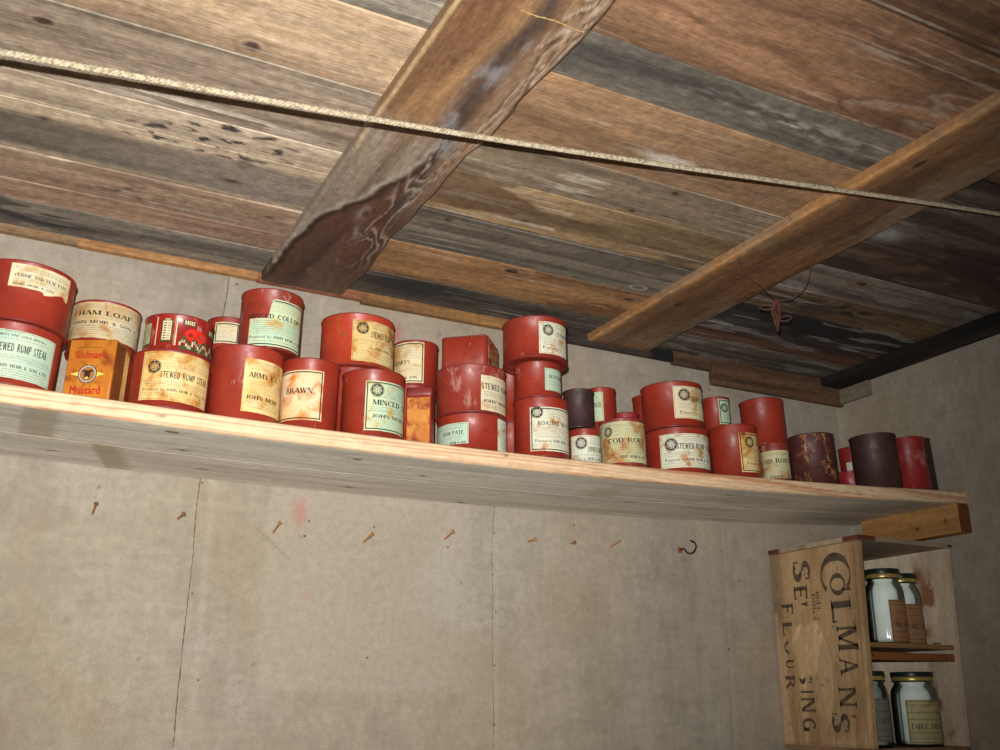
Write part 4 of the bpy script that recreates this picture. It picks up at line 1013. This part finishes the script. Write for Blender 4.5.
# ------------------------------------------------------------------ tins
G = 'old tins along the shelf'
def T(k, label, mat, **kw): return make_tin(k, label, mat, group=G, **kw)
def L(t, k, paper, border, seed=0, **kw):
    (rect, items) = LABELS[k]; return make_label(t, TINS[k][2], tuple(local_z(k, rect)), [loc_item(k, i) for i in items], PAP[paper], border, seed=seed, **kw)
def local_z(k, rect): a, b, c, d = rect; z0 = TINS[k][3]; h = TINS[k][4]-z0; return a, b, max(c-z0, .0036), min(d-z0, h-.004)
def loc_item(k, it):
    z0 = TINS[k][3]
    if it[0] == 'm': return ('m', it[1], it[2]-z0, it[3])
    return (it[0], it[1], it[2], it[3]-z0, it[4], it[5])
t = T('A1', 'large red tin with mint Stewed Rump Steak label, lower one at far left', RED[0]); L(t, 'A1', 'mint', 't', 1)
t = T('A1u', 'large red tin with torn cream pate label, upper one at far left', RED[0]); L(t, 'A1u', 'cream', None, 2, torn=lambda u: .0045*(u < .55)*0+.004*math.sin(u*9)*(u > .5)*(u < .9))
t = T('HLb', 'red tin behind the mustard box, under the Ham Loaf tin', RED[0])
t = T('HL', 'tin with broad rust-yellowed Ham Loaf label, behind the mustard box', RED[0]); L(t, 'HL', 'ham', None, 3)
t = T('XR', 'dark red tin barely seen right behind the Ham Loaf tin', CRIM)
t = T('A2', 'red tin with stained Stewed Rump Steak label under the low picture-panelled tin', RED[0]); L(t, 'A2', 'creamr', 't', 4)
t = T('BCb', 'hidden red tin at the back, left behind the ARMY tin', RED[0])
t = T('BC', 'red tin with cream label at the back, left of the Minced Collops tin', RED[0]); L(t, 'BC', 'cream', 'k', 5)
t = T('A3', 'red tin with narrow rusty ARMY label, carrying the Minced Collops tin', RED[3]); L(t, 'A3', 'creamr', None, 6)
t = T('MC', 'red tin with pale mint black-framed Minced Collops label, highest in the left part', RED[1]); L(t, 'MC', 'mintr', 'k', 7, top=lambda u: .030*(1-sstep(.30,.40,np.array(u+.02*math.sin(u*40)))))
t = T('A4', 'red tin with orange-stained Brawn label, in the front row', RED[0]); L(t, 'A4', 'brawn', 'k', 8, fine=False)
t = T('SKb', 'red tin in the second row, mostly hidden behind the brawn and minced tins', RED[0])
t = T('SK', 'wide red tin with ochre stain and half-scorched label, above the brawn tin', SKM); L(t, 'SK', 'creamr', 't', 9)
t = T('A5', 'red front tin with black-framed green and yellow MINCED label', RED[1]); L(t, 'A5', 'mintr', 'k', 10)
t = T('KDb', 'red tin at the back behind the golden cardboard box, under the Kidneys tin', RED[0])
t = T('KD', 'small red tin with black-framed Kidneys label, at the back above the golden box', RED[0]); L(t, 'KD', 'cream', 'k', 11)
t = T('PT', 'low red tin with mint Ham Pate label, right of the golden box', RED[0]); L(t, 'PT', 'mint', 't', 12)
l2 = make_label(t, TINS['PT'][2], (21, 66, .004, .0555), [], PAP['white'], None, seed=13)
t = T('RS', 'scuffed rusty red tin standing on the Ham Pate tin', RED[2]); L(t, 'RS', 'cream', None, 14)
t = T('RO', 'red tin with black-framed spotted Roasted Mutton label, bottom of the tallest stack', RED[0]); L(t, 'RO', 'white', 'k', 15)
t = T('SM', 'small red tin with a small mint label, middle of the tallest stack', RED[1]); L(t, 'SM', 'mint', 't', 16)
t = T('TP', 'wide red tin with scuffed front, topmost of the tallest stack', RED[1]); L(t, 'TP', 'white', 't', 17)
t = T('GP', 'red tin glimpsed low in the gap beside the Roasted Mutton tin', RED[0])
t = T('GPu', 'red tin glimpsed high in the gap left of the tallest stack', RED[0])
t = T('BKb', 'hidden red tin at the back under a narrow-labelled tin', RED[0])
t = T('BSb', 'hidden red tin at the back behind the wide stacked pair', RED[0])
t = T('BS', 'red tin whose left edge shows behind the upper wide tin right of centre', RED[0])
t = T('SA', 'small red tin with pale label tucked beside the Roasted Mutton tin', RED[0]); L(t, 'SA', 'white', 't', 18)
t = T('DK', 'small unlabelled dark purple-brown tin beside the tallest stack', DARK, rim=RIMD)
t = T('BLb', 'red tin at the back under the Boiled tin, hidden by the front tins', RED[0])
t = T('BL', 'red tin with greenish label standing at the back right of the small dark tin', RED[0]); L(t, 'BL', 'mintr', 't', 19)
t = T('CR', 'front tin wrapped in a broad cream-green Cod Roes label', RED[2]); L(t, 'CR', 'cod', None, 20)
t = T('BT', 'plain dark red tin peeping out at the back above the broad Cod Roes label', CRIM)
t = T('ST', 'wide red Stewed Rump Steak tin carrying one of the same width, right of centre', RED[0]); L(t, 'ST', 'white', 't', 21)
t = T('SU', 'wide red tin with yellow-stained label on a tin of equal width, right of centre', RED[0]); L(t, 'SU', 'cream', 't', 22)
t = make_tin('BKb2', 'red tin at the back, under the tin with a narrow black-framed label', RED[0], group=G) if 'BKb2' in TINS else None
t = T('BK', 'red tin at the back with narrow black-framed label, right of wide stacked pair', RED[0]); L(t, 'BK', 'mintr', 'k', 23)
t = T('RD', 'tall red front tin with narrow black-framed brownish label at its right edge', RED[0]); L(t, 'RD', 'creamr', 'k', 24)
t = T('TRb', 'hidden red tin at the back, under the plain unlabelled red one', RED[3])
t = T('TR', 'plain red tin without label, standing highest in the right part of the shelf', RED[3])
t = T('CS', 'very small Cod Roes tin beside the flaking rusty dark tin', RED[2]); L(t, 'CS', 'cod', None, 25)
t = T('RU', 'dark brown tin with flaking orange rust, left of the plain dark one', DARKR, rim=RIMD)
t = T('WL', 'low crimson tin seen in the gap between the two big dark tins', CRIM)
t = T('WR', 'crimson tin with a scrap of white label in the back corner', CRIM); make_label(t, TINS['WR'][2], (-80, -56, .072, .102), [], PAP['white'], None, seed=26)
t = T('DB', 'large plain dark brown tin, biggest one near the right end', DARK, rim=RIMD)
t = T('WN', 'worn crimson tin with pitted dark spots, second from the right end', CRIM)
t = T('DE', 'slim dark tin, last one at the right end against the wall', DARK, rim=RIMD)

# low tin with picture panels
k = 'TT'; t = T(k, 'low shiny tin with red, white and green picture panels on another tin', paint_mat('red_printed_tin', (150,36,28), (110,26,22), scuff_t=.57, rust_t=.66, rough=.3))
r = TINS[k][2]; mb = MB()
CRM, GRN, BRD, PGN = flat_mat('print_cream', (214,198,160), .4), flat_mat('print_dark_green', (66,70,40), .4, 0, .3), flat_mat('print_bright_red', (208,44,34), .35), flat_mat('print_pale_green', (160,165,125), .45, 0, .25)
def patch(ta, tb, za, zb, m, off=.0004):
    n = max(1, int(abs(tb-ta)/5))
    for i in range(n):
        a, b_ = ta+(tb-ta)*i/n, ta+(tb-ta)*(i+1)/n; wrap(mb, r-.0008, None, [(a, za), (b_, za), (b_, zb), (a, zb)], off, m)
patch(-82,-60,.010,.042,3); patch(-82,-60,.010,.012,1,.0006)
patch(-48,-46,.008,.049,0); patch(-38,-19,.012,.044,1); patch(-36,-21,.015,.043,0,.0006); patch(-33,-24,.044,.0465,3)
for i in range(7): patch(-34,-29,.017+i*.0036,.0185+i*.0036,1,.0008); patch(-27,-23,.017+i*.0036,.018+i*.0036,1,.0008)
patch(-13.5,-11.5,.008,.050,0); patch(-15.5,-15,.008,.050,0)
for q in range(24):
    a0_, a1_ = 2*PI*q/24, 2*PI*(q+1)/24; wrap(mb, r-.0008, None, [(22,.026),(22+20*math.cos(a0_),.026+.010*math.sin(a0_)),(22+20*math.cos(a1_),.026+.010*math.sin(a1_))], .0005, 2)
patch(-3,18,.0385,.0465,1); patch(48,86,.034,.044,1)
for (ta, n, z0_, z1_) in ((0,5,.040,.0455),(50,4,.036,.042)):
    for i in range(n): patch(ta+i*3.6, ta+i*3.6+2.4, z0_, z1_, 0, .0007); patch(ta+i*3.6+.8, ta+i*3.6+1.6, z0_+.0015, z0_+.003, 1, .0009)
rr = random.Random(9)
patch(-6, 84, .004, .009, 1)
for i in range(26):
    a = -6+i*3.5; z_ = .010+.004*math.sin(i*1.1)+rr.uniform(-.001,.001); patch(a, a+2.6, z_-.0012, z_+rr.uniform(.003,.006), 3 if i % 3 else 0, .0007); patch(a+.5, a+4.2, z_+.004, z_+.007+rr.uniform(0,.003), 1, .0005)
mb.build('printed_panels', [CRM, GRN, BRD, PGN], t)

# ------------------------------------------------------------------ square tins and boxes
def rbox(W, D, Hh, rc, mb, m=0, n=5, bev=.001):
    """upright box, origin at its front right bottom corner region centre; rounded vertical edges"""
    pts = []
    for cx_, cy_, a0_ in ((W/2-rc, D/2-rc, 0), (-W/2+rc, D/2-rc, 90), (-W/2+rc, -D/2+rc, 180), (W/2-rc, -D/2+rc, 270)):
        for k in range(n+1):
            a = math.radians(a0_+90*k/n); pts.append((cx_, cy_, math.cos(a), math.sin(a)))
    lev = [(rc-bev, 0), (rc, bev), (rc, Hh-bev), (rc-bev, Hh)]
    v = []; N = len(pts)
    for q, z in lev:
        for cx_, cy_, c_, s in pts: v.append((cx_+c_*q, cy_+s*q, z))
    f = [(i*N+k, i*N+(k+1)%N, (i+1)*N+(k+1)%N, (i+1)*N+k) for i in range(3) for k in range(N)]
    f += [tuple(range(N-1,-1,-1)), tuple(3*N+k for k in range(N))]
    mb.addmesh(v, f, m)
def place(o, Cx, Cy, W, D, th, z0, slx):
    a = math.radians(th); cx_ = Cx-W/2*math.cos(a)+D/2*math.sin(a); cy_ = Cy+W/2*math.sin(a)+D/2*math.cos(a)
    o.location = (cx_, cy_, z0); o.rotation_euler = (0, -math.atan(slx), -a)
# mustard box
W, D, Hh, th = .0645, .0440, .0885, 32
mx_ = thing('mustard_box', 'orange mustard box with red lettering and round emblem', 'box', (0,0,0))
place(mx_, .1048, 1.325, W, D, th, zsh(.09)+TH+.0008, slope_at(.09))
YEL = paper_mat('orange_box_card', (198,128,44), (182,108,36), (146,74,28), (98,46,24), .55, 1.3, seed=6, rough=.4)
BRN = paper_mat('brown_box_side', (120,72,34), (98,54,30), (80,44,28), (60,34,24), .62, 1, seed=7, rough=.45)
mb = MB(); rbox(W, D, Hh, .0022, mb); ctn = mb.build('carton', YEL, mx_, True)
mb = MB(); y0 = -D/2-.0003
mb.add([(W/2+.0003,-D/2+.003,.003),(W/2+.0003,D/2-.016,.003),(W/2+.0003,D/2-.016,Hh-.003),(W/2+.0003,-D/2+.003,Hh-.003)], 0)
mb.add([(W/2+.0003,D/2-.015,.003),(W/2+.0003,D/2-.003,.003),(W/2+.0003,D/2-.003,Hh-.014),(W/2+.0003,D/2-.015,Hh-.006)], 1)
mb.build('side_print', [BRN, flat_mat('straw_print', (196,160,100), .5, 0, .25, 120)], mx_)
mb = MB()
def front(poly, m, off=0): mb.add([(x, y0-.0002-off, z) for x, z in poly], m)
for s, xa, xb, z_, hh in (("Colman's", -.022, .021, .062, .0105), ('Mustard', -.023, .019, .0125, .0115)):
    for q in bfont(s)[0]:
        Wd = bfont(s)[1]
        for dx, dz in ((0,0), (.0007,0), (.0003,.0004)):
            front([(xa+(xb-xa)*x/Wd+dx, z_+hh*y+dz) for x, y in q], 0, dx*.2)
# four-pointed star, roundel and bull's head
st = []
for q in range(8):
    a = math.radians(45*q+0); R_ = (.0245, .0085)[q % 2] if q % 4 in (0, 1, 3) else .0145
    st.append((-.001+R_*math.cos(a), .040+R_*math.sin(a)*(.75 if q % 2 else 1)))
for q in range(8): front([(-.001,.040), st[q], st[(q+1) % 8]], 1)
def disc(x, z, rx, rz, m, off, n=24): front([(x+rx*math.cos(2*PI*q/n), z+rz*math.sin(2*PI*q/n)) for q in range(n)], m, off)
disc(-.001,.040,.0130,.0130,3,.0002); disc(-.001,.040,.0118,.0118,2,.0003); disc(-.001,.040,.0100,.0100,4,.0004)
front([(-.006,.046),(-.009,.044),(-.007,.0425),(-.005,.043),(-.005,.036),(-.002,.0325),(.001,.0325),(.003,.036),(.003,.043),(.005,.0425),(.007,.044),(.004,.046),(-.001,.0445)], 3, .0006)
disc(-.001,.0345,.0022,.0016,1,.0008, 10)
front([(-.018,.0775),(.014,.0775),(.014,.0770),(-.018,.0770)], 3)
mb.build('front_print', [flat_mat('print_red', (176,40,30), .4), flat_mat('print_yellow', (226,200,90), .4), flat_mat('print_silver', (196,196,190), .35, .3), flat_mat('print_brown', (60,36,26), .4), flat_mat('print_ochre', (160,110,60), .4)], ctn)
# golden box
W, D, Hh, th = .0390, .0300, .0925, 34
gb = thing('cardboard_box', 'narrow golden-brown mottled box with red lid, beside the Ham Pate tin', 'box')
place(gb, .5609, 1.325, W, D, th, zsh(.55)+TH+.0004, slope_at(.55))
mb = MB(); rbox(W, D, Hh-.011, .0030, mb); ctn = mb.build('carton', RED[0], gb, True)
mb = MB(); q = MB(); rbox(W+.0010, D+.0010, .0140, .0033, q); q.v = [(x, y, z+Hh-.0125) for x, y, z in q.v]; o_ = q.build('lid', RIM, gb, True)
GP = paper_mat('mottled_gold_paper', (204,140,64), (184,110,44), (150,74,34), (112,46,28), .55, 1.6, seed=8, rough=.45)
mb.add([(-W/2+.002,-D/2-.0004,.003),(W/2-.002,-D/2-.0004,.003),(W/2-.002,-D/2-.0004,Hh-.015),(-W/2+.002,-D/2-.0004,Hh-.015)])
for x0,x1,z0_,z1_ in ((-W/2+.004,W/2-.004,Hh-.0185,Hh-.018),(-W/2+.004,W/2-.004,.0065,.007)): pass
mb.build('front_label', GP, ctn)
# corned-beef type tin
W, D, Hh, th = .0770, .0880, .0545, 40
cb = thing('rectangular_meat_tin', 'flat-sided red meat tin with rounded corners and flaking end, atop two round tins', 'tin', (0,0,0), G)
place(cb, .6547, 1.325, W, D, th, TINS['RS'][4]+.0012, slope_at(.65))
mb = MB(); rbox(W, D, Hh, .010, mb, bev=.0015); mb.build('body', RED[0], cb, True)
mb = MB(); q = MB(); rbox(W+.0012, D+.0012, .003, .0106, q, bev=.0012); q.v = [(x, y, z+.0004) for x, y, z in q.v]; q.build('rim', RIM, cb, True)
q = MB(); rbox(W+.0012, D+.0012, .003, .0106, q, bev=.0012); q.v = [(x, y, z+Hh-.0032) for x, y, z in q.v]; q.build('rim', RIM, cb, True)
FLK = paper_mat('flaking_tin_end', (150,44,30), (112,60,38), (196,158,110), (88,50,34), .50, 1.6, seed=11)
mb = MB(); mb.box((W/2, -D/2+.010, .004), (W/2+.0005, D/2-.010, Hh-.004)); mb.build('end_label', FLK, cb)

# ------------------------------------------------------------------ camera, light, world
for o in list(bpy.data.objects):
    if o.parent is None: o.location.z += EYE
f_ = Vector((math.sin(.473)*math.cos(.3199), math.cos(.473)*math.cos(.3199), math.sin(.3199)))
r0 = Vector((math.cos(.473), -math.sin(.473), 0)); u0 = r0.cross(f_)
ro = .0018; r1 = r0*math.cos(ro)+u0*math.sin(ro); u1 = -r0*math.sin(ro)+u0*math.cos(ro)
cam = bpy.data.cameras.new('camera'); co = bpy.data.objects.new('camera', cam); COL.objects.link(co)
M = Matrix((r1, u1, -f_)).transposed().to_4x4(); M.translation = (0, 0, EYE); co.matrix_world = M
cam.sensor_width = 36; cam.lens = 985/1000*36; cam.clip_start = .01
bpy.context.scene.camera = co
fl = bpy.data.lights.new('camera_flash', 'SPOT'); fl.energy = FLASH; fl.spot_size = math.radians(92); fl.spot_blend = 1.0; fl.shadow_soft_size = .0035; fl.color = (1.0, .97, .93)
fo = bpy.data.objects.new('camera_flash', fl); COL.objects.link(fo)
pos = Vector((0, 0, EYE))+u1*.040-r1*.012
fo.location = pos; d = (f_*1.0-r1*.16+u1*.02).normalized(); fo.rotation_euler = d.to_track_quat('-Z', 'Y').to_euler()
w = bpy.data.worlds.new('World'); bpy.context.scene.world = w; w.use_nodes = True
w.node_tree.nodes['Background'].inputs[0].default_value = (1.0, .97, .92, 1); w.node_tree.nodes['Background'].inputs[1].default_value = AMB
vs = bpy.context.scene.view_settings; vs.view_transform = 'Standard'; vs.look = 'None'; vs.gamma = 1; vs.use_curve_mapping = False; vs.exposure = EXPO
